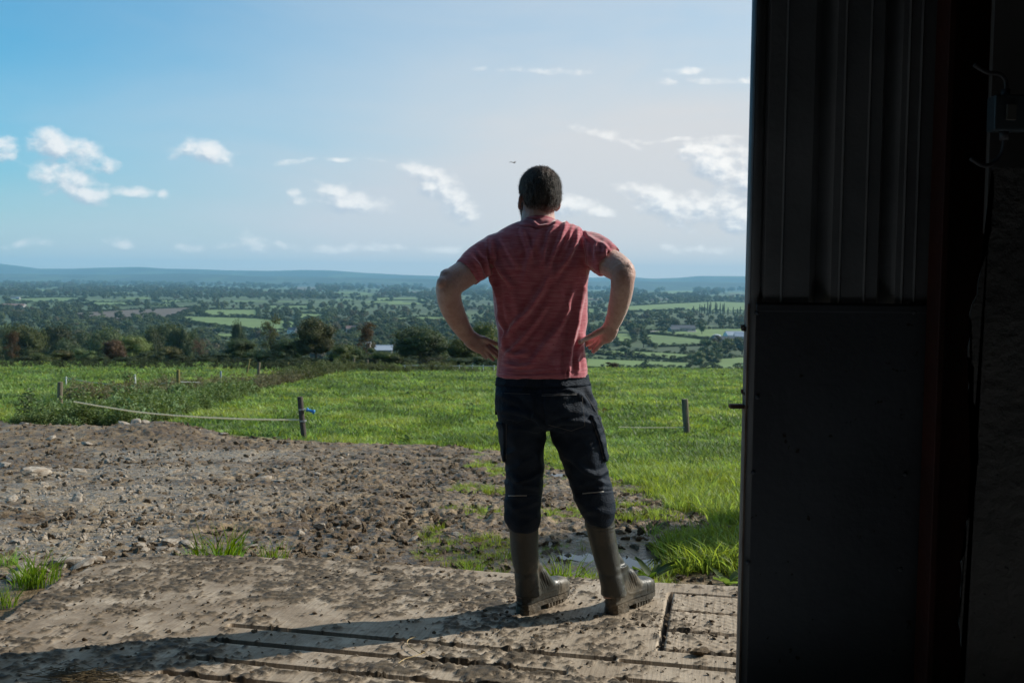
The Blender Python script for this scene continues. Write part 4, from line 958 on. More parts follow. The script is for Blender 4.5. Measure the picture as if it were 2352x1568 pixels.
for pts, w, a in (([(1338,1078),(1368,1094),(1398,1078)], 6, .009), ([(1352,1108),(1374,1104),(1399,1112)], 5, .007), ([(1290,1040),(1340,1075),(1392,1098)], 7, .006), ([(1322,1105),(1350,1118),(1375,1118)], 5, .004),
    ([(1325,1150),(1360,1172),(1402,1180)], 8, .005), ([(1168,1085),(1200,1112),(1246,1122)], 7, .006), ([(1162,1150),(1195,1178),(1238,1184)], 8, .006), ([(1240,1146),(1212,1162),(1180,1168)], 6, .004), ([(1240,1085),(1215,1100),(1180,1105)], 5, .006),
    ([(1253,985),(1230,960),(1190,945),(1150,940)], 6, .009), ([(1256,985),(1290,968),(1330,965),(1368,975)], 6, .008), ([(1262,1000),(1300,985),(1350,1000)], 6, .006), ([(1250,1000),(1215,985),(1165,985)], 6, .006),
    ([(1270,1010),(1310,1040),(1350,1090)], 8, .005), ([(1150,905),(1190,925),(1240,975)], 6, .006), ([(1290,890),(1330,905),(1360,935)], 6, .007), ([(1345,880),(1362,920),(1372,960)], 5, .006)): D += fold(pts, w, a)*back
for pts, w, a in (([(1247,866),(1250,930),(1254,984)], 2.2, -.005), ([(1138,886),(1200,890),(1290,892),(1360,884)], 2, -.004), ([(1168,1138),(1246,1136)], 2, -.006), ([(1316,1134),(1405,1126)], 2, -.006), ([(1240,900),(1262,896),(1330,898),(1340,905)], 1.6, .002)): D += fold(pts, w, a)*back
D += (n3(c[:, 0]*9, c[:, 2]*14, c[:, 1]*9, 15)-.5)*.012+(n3(c[:, 0]*30, c[:, 2]*38, c[:, 1]*30, 17)-.5)*.004
D -= np.abs(n3(c[:, 0]*13+c[:, 2]*5, c[:, 2]*16-c[:, 0]*7, c[:, 1]*12, 27)-.5)*.020-.004
c += no*D[:, None]; set_co(me, c)
trou = link('trousers', me, M_TROU, man, True, True)
c = get_co(me); no = get_no(me)+0
def patch(name, src, poly, off, mt, parent=None, ny=.25):
    """a cloth patch that follows the garment under it"""
    b2 = bmesh.new(); b2.from_mesh(src); b2.verts.ensure_lookup_table()
    mloc = man.location; cc = get_co(src)+np.array(mloc); q_ = (cc-np.array(EYE)) @ Ci.T
    X = q_[:, 0]/-q_[:, 2]*FPX+CX; Y_ = -q_[:, 1]/-q_[:, 2]*FPX+CY; nn = get_no(src)
    sd_ = poly_sd(X, Y_, poly); ok = (sd_ < 0) & (nn[:, 1] < ny)
    bmesh.ops.delete(b2, geom=[v for v in b2.verts if not ok[v.index]], context='VERTS')
    b2.verts.ensure_lookup_table(); b2.normal_update()
    best = None; left = set(b2.verts)
    while left:
        st_ = [left.pop()]; comp = set(st_)
        while st_:
            v = st_.pop()
            for e in v.link_edges:
                w = e.other_vert(v)
                if w in left: left.discard(w); comp.add(w); st_.append(w)
        if best is None or len(comp) > len(best): best = comp
    bmesh.ops.delete(b2, geom=[v for v in b2.verts if v not in best], context='VERTS')
    bd_ = {v for e in b2.edges if e.is_boundary for v in e.verts}
    for v in b2.verts: v.co += v.normal*(off if v not in bd_ else -.002)
    return link(name, b2, mt, parent or trou, False, True)
patch('back_pocket', me, ny=-.25, poly=[(1243,903),(1336,900),(1345,980),(1312,992),(1250,975)], off=.005, mt=M_TROU2)
patch('back_pocket', me, ny=-.25, poly=[(1150,900),(1226,902),(1228,960),(1190,974),(1152,962)], off=.005, mt=M_TROU2)
patch('cargo_pocket', me, [(1352,950),(1372,952),(1396,1010),(1402,1060),(1386,1062),(1372,1010)], .012, M_TROU2)
patch('cargo_pocket', me, [(1130,962),(1162,972),(1163,1062),(1142,1064)], .008, M_TROU2)
patch('waistband', me, [(1130,864),(1370,858),(1372,886),(1300,892),(1130,888)], .004, M_TROU2)
patch('belt_loop', me, [(1298,860),(1305,860),(1305,888),(1298,888)], .008, M_TROU)
patch('belt_loop', me, [(1246,864),(1252,864),(1252,890),(1246,890)], .008, M_TROU)
bm = bmesh.new(); q = P(1141, 942, 4.0); box(bm, q.x, q.y, q.z, .014, .03, .034, bev=.003); link('tool_loop', bm, M_TROU, trou, False).data.transform(Matrix.Translation(-man.location))
# stitched seams: thin raised lines along pocket tops and sides
def seam(poly, r_=.0011, mt=None, nm='stitching'):
    deps = bpy.context.evaluated_depsgraph_get(); from mathutils.bvhtree import BVHTree
    bv = SEAM_BVH; pts = []
    for i in range(len(poly)-1):
        for j in range(8):
            t_ = j/8; a_ = poly[i][0]*(1-t_)+poly[i+1][0]*t_; b_ = poly[i][1]*(1-t_)+poly[i+1][1]*t_; d = ray(a_, b_).normalized()
            h = bv.ray_cast(EYE-man.location, d)
            if h[0] is not None: pts.append(h[0]-d*.0012+h[1]*.001)
    if len(pts) > 3:
        b2 = bmesh.new(); tube(b2, pts, r_, 5); link(nm, b2, mt or M_STITCH2, trou, False, True)
from mathutils.bvhtree import BVHTree
allb = bmesh.new()
for ch in [trou]+[k for k in trou.children if k.type == 'MESH']: allb.from_mesh(ch.data)
SEAM_BVH = BVHTree.FromBMesh(allb)
M_STITCH2 = mat('stitch_thread', (.10, .10, .105), rough=.8)
for pl in ([(1244,906),(1336,903)], [(1244,909),(1336,906)], [(1336,903),(1343,978),(1312,989),(1252,973)], [(1152,903),(1226,905)], [(1356,955),(1376,1010),(1388,1060)], [(1163,972),(1163,1064)], [(1345,905),(1372,950),(1392,1005)]): seam(pl)
for pl in ([(1168,1138),(1216,1138)], [(1338,1133),(1393,1128)]): seam(pl, .0022, M_STITCH, 'knee_piping')

# ---- boots
def boot(S, heel, ang_, lab_side, xo=0.0):
    """S shaft sections; heel point on the ground; ang_ direction of the toe from +x"""
    root_p = Vector((heel.x, heel.y, 0))
    d = Vector((math.cos(ang_), math.sin(ang_), 0)); s = Vector((-d.y, d.x, 0)); bm = bmesh.new()
    rings(bm, [sec(l, r_, p_, dd, ry, 28, 2.1) for p_, l, r_, dd, ry in S])
    # foot: sections across the toe direction: (t, half width, z low, z high)
    secs = [(-.040,.016,.028,.080),(-.030,.033,.020,.125),(-.005,.040,.016,.165),(.03,.041,.016,.185),(.06,.040,.018,.178),(.09,.040,.020,.155),(.12,.043,.022,.130),(.15,.047,.024,.114),(.18,.050,.026,.108),(.21,.050,.028,.106),(.238,.045,.030,.100),(.260,.034,.033,.084),(.272,.018,.036,.062)]
    rr = []
    for t_, w_, z0, z1 in secs:
        c_ = root_p+d*t_; ring = []
        for k in range(24):
            a_ = math.tau*k/24; ca, sa = math.cos(a_), math.sin(a_); e_ = .75
            ring.append(c_+s*(math.copysign(abs(ca)**e_, ca)*w_*.87)+Vector((0, 0, (z0+z1)/2+math.copysign(abs(sa)**e_, sa)*(z1-z0)/2)))
        rr.append(ring)
    rings(bm, rr)
    tube(bm, [root_p+d*.005+Vector((xo, 0, .24)), root_p+d*.035+Vector((xo*.6, 0, .19)), root_p+d*.085+Vector((0, 0, .135)), root_p+d*.14+Vector((0, 0, .085))], [(.036, .030), (.040, .034), (.040, .034), (.040, .03)], 18, flat=tuple(d))
    # ankle bridge
    tube(bm, [root_p+d*.02+Vector((0, 0, .08)), root_p+d*.015+Vector((0, 0, .14)), root_p+d*.012+Vector((0, 0, .20))], [(.040, .044), (.041, .045), (.043, .046)], 20, flat=tuple(d))
    me_ = fuse(bm, .0042, 4); c_ = get_co(me_); no_ = get_no(me_); rel = c_-np.array(root_p); t_ = rel @ np.array(d); w_ = rel @ np.array(s); z_ = c_[:, 2]; Dd = np.zeros(len(c_))
    # ribbed ankle panel, foxing bands, shaft rings
    rib_m = sstep(t_, .045, .055)*(1-sstep(t_, .10, .11))*sstep(z_, .085, .095)*(1-sstep(z_, .165, .18)); Dd += rib_m*.0014*np.sin((t_*.8+z_*.45)*2*math.pi/.0105)
    Dd += .0030*np.exp(-((z_-.045-.0*t_)/.0035)**2)*(z_ < .08)+.0022*np.exp(-((z_-(.068+.05*np.exp(-((t_)/.04)**2)))/.003)**2)*(t_ < .16)*(z_ < .13)
    Dd += .0022*np.exp(-((z_-.365)/.003)**2)+.0014*np.exp(-((z_-.352)/.0025)**2)+.0030*sstep(z_, .415, .418)
    Dd += (n3(c_[:, 0]*14, c_[:, 2]*10, c_[:, 1]*14, 5)-.5)*.006*sstep(z_, .14, .2)-.006*np.exp(-((z_-.175)/.012)**2)*.5-.005*np.exp(-((z_-.205)/.01)**2)*.4*(no_ @ np.array(d) > -.2)
    Dd -= .0022*np.exp(-((t_-.165-.3*np.abs(w_))/.0035)**2)*(z_ > .05)*(z_ < .1)
    c_ += no_*Dd[:, None]; set_co(me_, c_)
    o_ = link('boot', me_, M_BOOT, man, True, True); o_['label'] = lab_side
    # sole with a heel block and cleats
    bs = bmesh.new(); outl = [(-.040,.0),(-.036,.020),(-.022,.036),(.01,.040),(.05,.040),(.09,.040),(.13,.047),(.17,.052),(.21,.052),(.24,.046),(.265,.030),(.276,.0)]
    full = [(a_, b_) for a_, b_ in outl]+[(a_, -b_) for a_, b_ in outl[-2:0:-1]]
    def slab(sel, z0, z1, gr=.89):
        vs0 = [bs.verts.new(root_p+d*a_*1+s*b_*gr+Vector((0, 0, z0))) for a_, b_ in sel]; vs1 = [bs.verts.new(root_p+d*a_+s*b_*gr+Vector((0, 0, z1))) for a_, b_ in sel]
        bs.faces.new(vs0[::-1]); bs.faces.new(vs1)
        for i in range(len(sel)): bs.faces.new((vs0[i], vs0[(i+1) % len(sel)], vs1[(i+1) % len(sel)], vs1[i]))
    slab(full, .022, .040)
    heelp = [(-.040, 0), (-.036, .020), (-.022, .036), (.01, .040), (.05, .040), (.058, .0), (.05, -.040), (.01, -.040), (-.022, -.036), (-.036, -.020)]
    slab(heelp, .001, .0215, .97)
    for k in range(8):
        a_ = .105+.020*k; hw_ = .044 if k < 6 else .034-.006*(k-6)
        for sg in (-1, 1): box(bs, *(root_p+d*a_+s*sg*hw_*.62+Vector((0, 0, .0125))), .012, hw_*.62, .019, Matrix.Rotation(ang_, 3, 'Z'), bev=.002)
    bmesh.ops.recalc_face_normals(bs, faces=bs.faces); link('sole', bs, M_SOLE, o_, False).data.transform(Matrix.Translation(-man.location))
    return o_
hl_ = Z0(1208, 1408); hr_ = Z0(1412, 1408)
bl = boot([(1204,1170,1236,.01,.062),(1212,1168,1237,.01,.062),(1250,1172,1236,.01,.061),(1290,1177,1237,.008,.058),(1320,1181,1238,.006,.054),(1345,1184,1240,.004,.050),(1365,1184,1244,.006,.05)], hl_+Vector((0,.012,0)), math.radians(50), 'muddy olive rubber boot on the left foot, mostly in shade')
br = boot([(1186,1344,1411,.014,.064),(1200,1343,1412,.014,.064),(1240,1352,1417,.012,.062),(1280,1363,1423,.01,.060),(1310,1371,1428,.008,.056),(1340,1379,1434,.006,.053),(1365,1381,1440,.008,.052)], hr_+Vector((0,.012,0)), math.radians(49), 'shinier olive rubber boot on the right foot', -.022)
# ================================================================== TREES
def crown_mesh(name, seed, lobes=14, leaves=5200, leaf=.035, shape='round', gap=.0, core=True):
    """unit crown: height 1 (z 0..1), half width .5; leaf-sized faces on many lobes"""
    r = np.random.default_rng(seed); L = []
    for i in range(lobes):
        if shape == 'round':
            a = r.uniform(0, 6.28); zz = r.uniform(.22, .84); rad = .40*math.sqrt(max(.02, 1-((zz-.48)/.50)**2)); rr = rad*r.uniform(.25, .85)
            L.append((math.cos(a)*rr, math.sin(a)*rr, zz, r.uniform(.13, .22)))
        elif shape == 'tall':
            zz = r.uniform(.1, .92); rr = .26*r.uniform(.1, 1)*(1-.5*abs(zz-.5)); a = r.uniform(0, 6.28); L.append((math.cos(a)*rr, math.sin(a)*rr, zz, r.uniform(.10, .18)))
        elif shape == 'bush':
            zz = r.uniform(.15, .75); a = r.uniform(0, 6.28); rr = .36*r.uniform(.1, 1); L.append((math.cos(a)*rr, math.sin(a)*rr, zz, r.uniform(.14, .26)))
        elif shape == 'poplar':
            zz = .06+.88*i/lobes; L.append((r.normal(0, .05), r.normal(0, .05), zz, .30*(1-abs(zz-.4)*.9)+.04))
    L = np.array(L); w = L[:, 3]**2; pick = r.choice(len(L), leaves, p=w/w.sum())
    dirs = r.normal(size=(leaves, 3)); dirs /= np.linalg.norm(dirs, axis=1)[:, None]; dirs[:, 2] = np.where(dirs[:, 2] < -.3, -dirs[:, 2]*.5, dirs[:, 2])
    rad = L[pick, 3]*(1-np.abs(r.normal(0, .30, leaves))+.12); stretch = np.array([1, 1, 1.0 if shape != 'poplar' else 1.0])
    cen = L[pick, :3]+dirs*rad[:, None]*stretch
    if gap: k = n3(cen[:, 0]*7, cen[:, 1]*7, cen[:, 2]*7, seed) > gap; cen = cen[k]; dirs = dirs[k]
    n = len(cen); u_ = r.normal(size=(n, 3)); nrm = dirs+r.normal(size=(n, 3))*.6; u_ -= nrm*(np.sum(u_*nrm, 1)/np.sum(nrm*nrm, 1))[:, None]; u_ /= np.linalg.norm(u_, axis=1)[:, None]
    v_ = np.cross(nrm, u_); v_ /= np.linalg.norm(v_, axis=1)[:, None]; sz = leaf*r.uniform(.6, 1.4, n)[:, None]
    Vv = np.stack([cen-u_*sz*.5, cen+v_*sz*.3, cen+u_*sz*.5, cen-v_*sz*.3], 1).reshape(-1, 3); Ff = np.arange(n*4).reshape(-1, 4)
    if core:
        bmc = bmesh.new()
        for a, b, c_, d in L: bmesh.ops.create_icosphere(bmc, subdivisions=2, radius=d*.60, matrix=Matrix.Translation((a, b, c_)))
        for v in bmc.verts: v.co += v.normal*.03*mnoise.noise(v.co*9)
        cv = np.array([v.co[:] for v in bmc.verts]); cf = np.array([[v.index for v in f.verts] for f in bmc.faces]); bmc.free()
        cf4 = np.concatenate([cf, cf[:, 2:3]], 1)
        me_ = bpy.data.meshes.new(name); allv = np.concatenate([Vv, cv]); me_.vertices.add(len(allv)); me_.vertices.foreach_set('co', allv.astype(np.float32).ravel())
        li = np.concatenate([Ff.ravel(), (cf+len(Vv)).ravel()]).astype(np.int32); me_.loops.add(len(li)); me_.loops.foreach_set('vertex_index', li)
        tot = np.concatenate([np.full(len(Ff), 4), np.full(len(cf), 3)]).astype(np.int32); st_ = np.concatenate([[0], np.cumsum(tot)[:-1]]).astype(np.int32)
        me_.polygons.add(len(tot)); me_.polygons.foreach_set('loop_start', st_); me_.polygons.foreach_set('loop_total', tot); me_.update(calc_edges=True)
    else: me_ = np_mesh(name, Vv, Ff, False)
    me_.materials.append(M_CROWN); return me_
def trunk_mesh(seed, h=.45, r0=.045, limbs=6):
    """unit tree wood: trunk from 0 up into the crown with limbs"""
    r = random.Random(seed); bm = bmesh.new(); pts = [(r.uniform(-.01, .01)*i, r.uniform(-.01, .01)*i, h*i/4) for i in range(5)]
    tube(bm, pts, [r0*1.25, r0, r0*.85, r0*.75, r0*.6], 8)
    for i in range(limbs):
        a = i*6.28/limbs+r.uniform(-.4, .4); z0 = h*r.uniform(.45, .95); L = r.uniform(.22, .38)
        p0 = Vector((0, 0, z0)); p2 = Vector((math.cos(a)*L*.8, math.sin(a)*L*.8, z0+L*.8)); p1 = (p0+p2)/2+Vector((0, 0, -.02))
        tube(bm, [p0, p1, p2], [r0*.5, r0*.32, r0*.12], 6)
    me_ = bpy.data.meshes.new('trunk'); bm.to_mesh(me_); bm.free(); me_.materials.append(M_BARK); return me_
CR_R = [crown_mesh('crown', s, 30, 11000, .030) for s in (1, 2, 3)]
CR_S = [crown_mesh('crown', s, 22, 2600, .034, gap=.42, core=False) for s in (4, 5)]
CR_T = [crown_mesh('crown', s, 20, 4200, .030, 'tall', .25, core=False) for s in (6, 7)]
CR_B = [crown_mesh('crown', s, 16, 4200, .042, 'bush') for s in (8, 9, 10)]
CR_F = [crown_mesh('crown', s, 12, 620, .085) for s in (11, 12, 13, 14)]      # for the far valley
CR_P = [crown_mesh('crown', s, 9, 420, .09, 'poplar') for s in (15, 16)]
TR = [trunk_mesh(s) for s in (1, 2, 3)]; TRT = [trunk_mesh(s, .8, .022, 9) for s in (4, 5)]
def tree(name, base, w, h, crown, trunk, color, label, group=None, cat='tree', bot=.12, rz=0):
    t_ = empty(name, base, label, cat, group, rz); t_.scale = (1, 1, 1)
    if trunk:
        o_ = bpy.data.objects.new('trunk', trunk); COL.objects.link(o_); o_.parent = t_; o_.scale = (max(w, h*.45)*.75, max(w, h*.45)*.75, h*1.0)
    o_ = bpy.data.objects.new('crown', crown); COL.objects.link(o_); o_.parent = t_; o_.scale = (w, w, h*(1-bot)); o_.location = (0, 0, h*bot); o_.color = (*color, 1)
    return t_
# crest trees standing just over the brow: (centre px, top px, base px, width px, distance, crown, trunk, colour, name, label)
GR, DG, OL, YG, RB, AU = (.068, .090, .028), (.044, .060, .022), (.092, .092, .036), (.115, .14, .034), (.11, .078, .048), (.105, .075, .036)
crest = [
 (-40,770,845,90,104,CR_R[0],DG,'ash_tree','dark green tree cut by the left frame edge'),
 (28,762,842,54,108,CR_T[0],AU,'autumn_tree','tall narrow tree with rust-red top at far left of the hedge'),
 (98,805,842,80,104,CR_B[0],GR,'bush','low dark bush right of the rust-topped tree'),
 (150,800,842,70,107,CR_B[1],OL,'bush','olive bush second from the rust-topped tree'),
 (200,797,842,60,104,CR_B[2],(.09,.13,.05),'bush','pale green bush left of the brown round tree'),
 (262,777,843,64,106,CR_R[1],RB,'hawthorn_tree','round brownish tree beside the yellow-green tree'),
 (308,768,843,84,122,CR_R[2],YG,'oak_tree','round yellow-green tree behind the brown one'),
 (345,800,843,80,104,CR_B[0],DG,'bush','dark bush in front of the yellow-green tree'),
 (392,790,843,60,106,CR_B[1],OL,'bush','olive-topped bush left of the bare pink tree'),
 (420,812,843,70,104,CR_B[2],DG,'bush','low dark bush at the foot of the bare pink tree'),
 (457,773,838,44,107,CR_S[0],(.16,.12,.09),'birch_tree','thin pinkish almost bare tree in the hedge'),
 (500,806,843,90,105,CR_B[0],DG,'bush','wide dark bush right of the bare pink tree'),
 (552,777,843,96,110,CR_R[0],(.045,.065,.022),'hawthorn_tree','dark spreading tree left of the tall thin olive tree'),
 (595,800,845,70,104,CR_B[1],GR,'bush','dense bush below the tall thin olive tree'),
 (622,730,845,66,106,CR_T[1],(.085,.095,.040),'ash_tree','tall thin olive tree with feathery top'),
 (668,775,846,80,110,CR_R[1],(.045,.070,.028),'hawthorn_tree','dull green tree between the two tallest hedge trees'),
 (725,727,846,112,106,CR_R[2],(.055,.058,.022),'ash_tree','big dark brown-green tree rising highest above the hedge'),
 (785,785,848,90,104,CR_B[2],GR,'bush','dark green bush between the big tree and the brown-topped tree'),
 (842,742,849,74,108,CR_T[0],(.10,.070,.032),'autumn_tree','tall brown-topped tree left of the white shed'),
 (828,790,849,66,105,CR_B[0],(.055,.085,.03),'bush','green bush at the foot of the brown-topped tree'),
 (885,802,849,70,103,CR_B[1],(.07,.10,.035),'bush','light green bush in front of the white shed'),
 (966,750,850,152,112,CR_R[0],DG,'oak_tree','large dark rounded oak right of the white shed'),
 (925,812,850,80,104,CR_B[2],DG,'bush','low dark bush at the left foot of the rounded oak'),
 (1000,815,851,90,103,CR_B[0],(.05,.055,.025),'bush','brownish scrub at the right foot of the rounded oak'),
 (1065,772,852,84,110,CR_R[1],GR,'hawthorn_tree','green tree between the rounded oak and the man'),
 (1108,738,852,92,135,CR_R[2],(.085,.11,.028),'oak_tree','yellow-green tree behind the man left forearm'),
 (1060,818,852,80,104,CR_B[1],DG,'bush','dark bush behind the wire fence by the man'),
 (1125,815,853,80,104,CR_B[2],DG,'bush','dark bush behind the man left hand'),
 (300,815,843,90,103,CR_B[1],DG,'bush','low dark bush at the foot of the brown tree'),
 (50,815,842,80,103,CR_B[2],DG,'bush','low dark bush at the foot of the rust-topped tree'),
 (640,818,846,80,103,CR_B[2],DG,'bush','low dark bush at the foot of the tall thin tree'),
 (740,818,848,90,103,CR_B[0],DG,'bush','low dark bush under the highest tree'),
 (1405,828,853,40,110,CR_B[0],(.07,.055,.03),'bush','small brown bush on the brow right of the man'),
 (225,815,842,70,103,CR_B[0],DG,'bush','low dark bush under the pale green bush'),
 (470,816,843,70,103,CR_B[1],DG,'bush','low dark bush right under the bare pink tree'),
 (550,818,843,80,103,CR_B[2],DG,'bush','low dark bush under the dark spreading tree'),
 (690,818,846,70,103,CR_B[1],DG,'bush','low dark bush left under the highest tree'),
 (845,820,849,80,103,CR_B[2],DG,'bush','low dark bush under the brown-topped tree')]
for i, (cx_, top, bs_, w_, d_, cr_, col_, nm, lab) in enumerate(crest):
    p0 = P(cx_, top, d_); zb = gz(0, d_)-.15; h_ = p0.z-zb; wm = w_/FPX*d_
    tr_ = (TRT[i % 2] if cr_ in CR_T or cr_ in CR_S else TR[i % 3]) if nm != 'bush' else TR[i % 3]
    tree(nm, (p0.x, d_, zb), wm*1.08, h_, cr_, tr_, col_, lab, 'trees and bushes of the hedge beyond the field', 'bush' if nm == 'bush' else 'tree', .02 if nm == 'bush' else .10, i*1.1)
tree('shade_bush', (5.0, 7.0, gz(0, 7)-.1), 1.55, 3.35, CR_R[0], TR[0], (.05, .08, .025), 'unseen leafy bush behind the door, added to shade the yard', None, 'bush', .03)  # out of view; put in to cast broken shade over mud and grass
# large dark oaks on the slope below the brow
oaks = [(60,745,110),(130,738,95),(185,758,90),(240,752,90),(215,775,80),(150,775,100),(85,775,90),(300,760,80),(345,748,70),(375,741,90),(412,744,76),(448,756,50),(20,745,60),(-30,750,80),(650,770,60),(1000,770,70),(545,730,40),(1180,780,80)]
for i, (cx_, top, w_) in enumerate(oaks):
    d_ = 250+40*((i*7) % 5); p0 = P(cx_, top, d_); zb = gz(0, d_); h_ = p0.z-zb
    tree('oak_tree', (p0.x, d_, zb), w_/FPX*d_*1.1, h_, CR_R[i % 3], TR[i % 3], (.042, .060, .022) if i % 3 else (.068, .090, .030), 'big dark oak on the slope just below the brow, %s from the left' % ORD[sorted(o_[0] for o_ in oaks).index(cx_)], 'dark oaks below the brow', 'tree', .15, i)

# ================================================================== VALLEY
ny, nx = 260, 200
yv = np.exp(np.linspace(math.log(140), math.log(19000), ny)); uv_ = np.linspace(-1.3, 1.3, nx); YV, UV = np.meshgrid(yv, uv_, indexing='ij'); XV = YV*UV
ZV = 1.35-drop(np.minimum(YV, 2900))-.3+(fbm2(XV/400, YV/400, 3, 7)-.5)*3*sstep(YV, 3000, 5000)
me = np_mesh('valley', np.stack([XV.ravel(), YV.ravel(), ZV.ravel()], 1), grid_faces(ny, nx))
M_VAL = mat('valley_floor', (.045, .070, .024), (.075, .115, .036), .004, .95, lo=.4, hi=.6)
o = link('valley', me, M_VAL); tag(o, 'wooded valley floor far below', kind='structure')
f3 = lambda l: [(zx*.32, 583.3+zy*.32) for zx, zy in l]; f4 = lambda l: [(658.6+zx*.276, 602.1+zy*.276) for zx, zy in l]; f5 = lambda l: [(1317.1+zx*.276, 602.1+zy*.276) for zx, zy in l]
G1, G2, G3, BR, PU = (.145, .215, .058), (.12, .185, .052), (.085, .135, .042), (.14, .11, .075), (.115, .088, .066)
FD = [(f3([(30,325),(400,313),(610,318),(600,330),(480,345),(70,352)]),G2),(f3([(560,345),(960,350),(970,372),(700,377),(560,360)]),G2),(f3([(1090,334),(1400,334),(1400,347),(1160,347)]),G1),
 (f3([(1060,358),(1240,360),(1240,377),(1060,377)]),G1),(f3([(480,430),(900,405),(1400,385),(1390,412),(1200,470),(700,482),(480,445)]),PU),(f3([(1440,430),(1480,403),(1850,403),(1860,458),(1450,442)]),G1),
 (f3([(1230,480),(1330,450),(1850,465),(2150,490),(2150,562),(1850,557),(1350,502)]),G1),(f3([(2140,425),(2350,430),(2350,470),(2140,470)]),G2),(f3([(1900,373),(2230,370),(2220,397),(1920,397)]),G2),
 (f3([(-200,512),(220,515),(210,532),(-200,530)]),G1),(f3([(180,618),(470,636),(470,668),(200,668)]),G3),(f3([(1240,648),(1400,655),(1400,705),(1240,705)]),G3),(f3([(1480,573),(1820,580),(1830,612),(1600,607)]),G1),
 (f3([(60,205),(380,205),(380,225),(60,223)]),PU),(f3([(2110,240),(2290,238),(2270,262),(2120,263)]),BR),(f3([(2100,600),(2340,600),(2340,660),(2100,660)]),G3),(f3([(1880,220),(2080,214),(2080,226),(1880,230)]),G3),
 (f3([(700,190),(1050,200),(1040,210),(700,203)]),G3),(f3([(1280,195),(1420,190),(1420,204),(1290,206)]),BR),(f3([(1500,165),(1750,180),(1740,190),(1500,178)]),G2),(f3([(400,155),(650,160),(640,168),(400,166)]),G3),
 (f4([(740,305),(870,298),(870,327),(740,327)]),G1),(f4([(830,470),(1220,458),(1440,470),(1430,488),(1100,492),(900,494)]),G1),(f4([(0,365),(200,363),(190,397),(0,397)]),G2),(f4([(90,430),(320,438),(320,462),(90,488)]),G1),
 (f4([(1500,380),(1620,385),(1620,392),(1500,392)]),BR),(f4([(1110,300),(1180,330),(1160,345),(1100,335)]),G1),(f4([(0,510),(100,515),(90,560),(0,560)]),G1),(f4([(770,205),(900,205),(900,215),(770,215)]),G3),
 (f5([(690,262),(820,238),(1000,238),(1010,266),(720,273)]),G1),(f5([(1060,225),(1430,208),(1430,233),(1060,240)]),G1),(f5([(440,368),(750,350),(1200,333),(1500,345),(1500,412),(900,404),(440,418)]),G1),(f5([(110,385),(190,390),(190,445),(110,452)]),G2),
 (f5([(110,240),(290,240),(290,262),(110,264)]),G3),(f5([(570,585),(950,563),(1500,558),(1500,632),(1100,637),(600,592)]),G1),(f5([(330,598),(480,600),(515,662),(370,700)]),G1),(f5([(570,608),(700,608),(1150,655),(1150,692),(660,704)]),G2),
 (f5([(190,743),(500,748),(1180,785),(900,812),(500,792),(190,762)]),G1),(f5([(80,808),(380,820),(1000,845),(950,887),(230,878),(80,872)]),G1),(f5([(1050,905),(1220,812),(1500,790),(1500,905)]),G1),(f5([(1180,700),(1290,700),(1290,720),(1180,715)]),G2)]
# a little stray mosaic of distant fields
r = random.Random(12)
for i in range(46):
    cx_, cy_ = r.uniform(0, 1720), 652+(r.random()**1.6)*62+(0 if i % 2 else 2); w_ = r.uniform(18, 60); h_ = .9+(cy_-650)*.05*r.uniform(.7, 1.4); cy_ += (cx_-1176)*.0105
    FD.append(([(cx_-w_, cy_), (cx_-w_*.8, cy_-h_), (cx_+w_*.8, cy_-h_*1.05), (cx_+w_, cy_)], r.choice([G1, G2, G3, G2, BR])))
def onplain(px_, py_, z_=-58.65):
    d = ray(px_, py_); s = max(-d.z/d.y, .0032); y_ = min((1.35-z_)/s, 15500); return Vector((d.x/d.y*y_, y_, z_))
mfield = {}
hedges = []
for k, (poly, colr) in enumerate(FD):
    if colr not in mfield: mfield[colr] = mat('meadow', colr, tuple(v*.8 for v in colr), .02, .95, lo=.3, hi=.7)
    bm = bmesh.new(); vs = []
    pts = [onplain(*p_) for p_ in poly]
    for p_ in pts:
        if 3000 < p_.y: p_.z += 1.6
    vs = [bm.verts.new(p_+Vector((0, 0, .5+.01*k))) for p_ in pts]
    f_ = bm.faces.new(vs); f_.normal_update()
    if f_.normal.z < 0: f_.normal_flip()
    o = link('meadow', bm, mfield[colr]); tag(o, kind='structure')
    if k < 42 and min(p_.y for p_ in pts) < 3200: hedges.append((poly, pts))
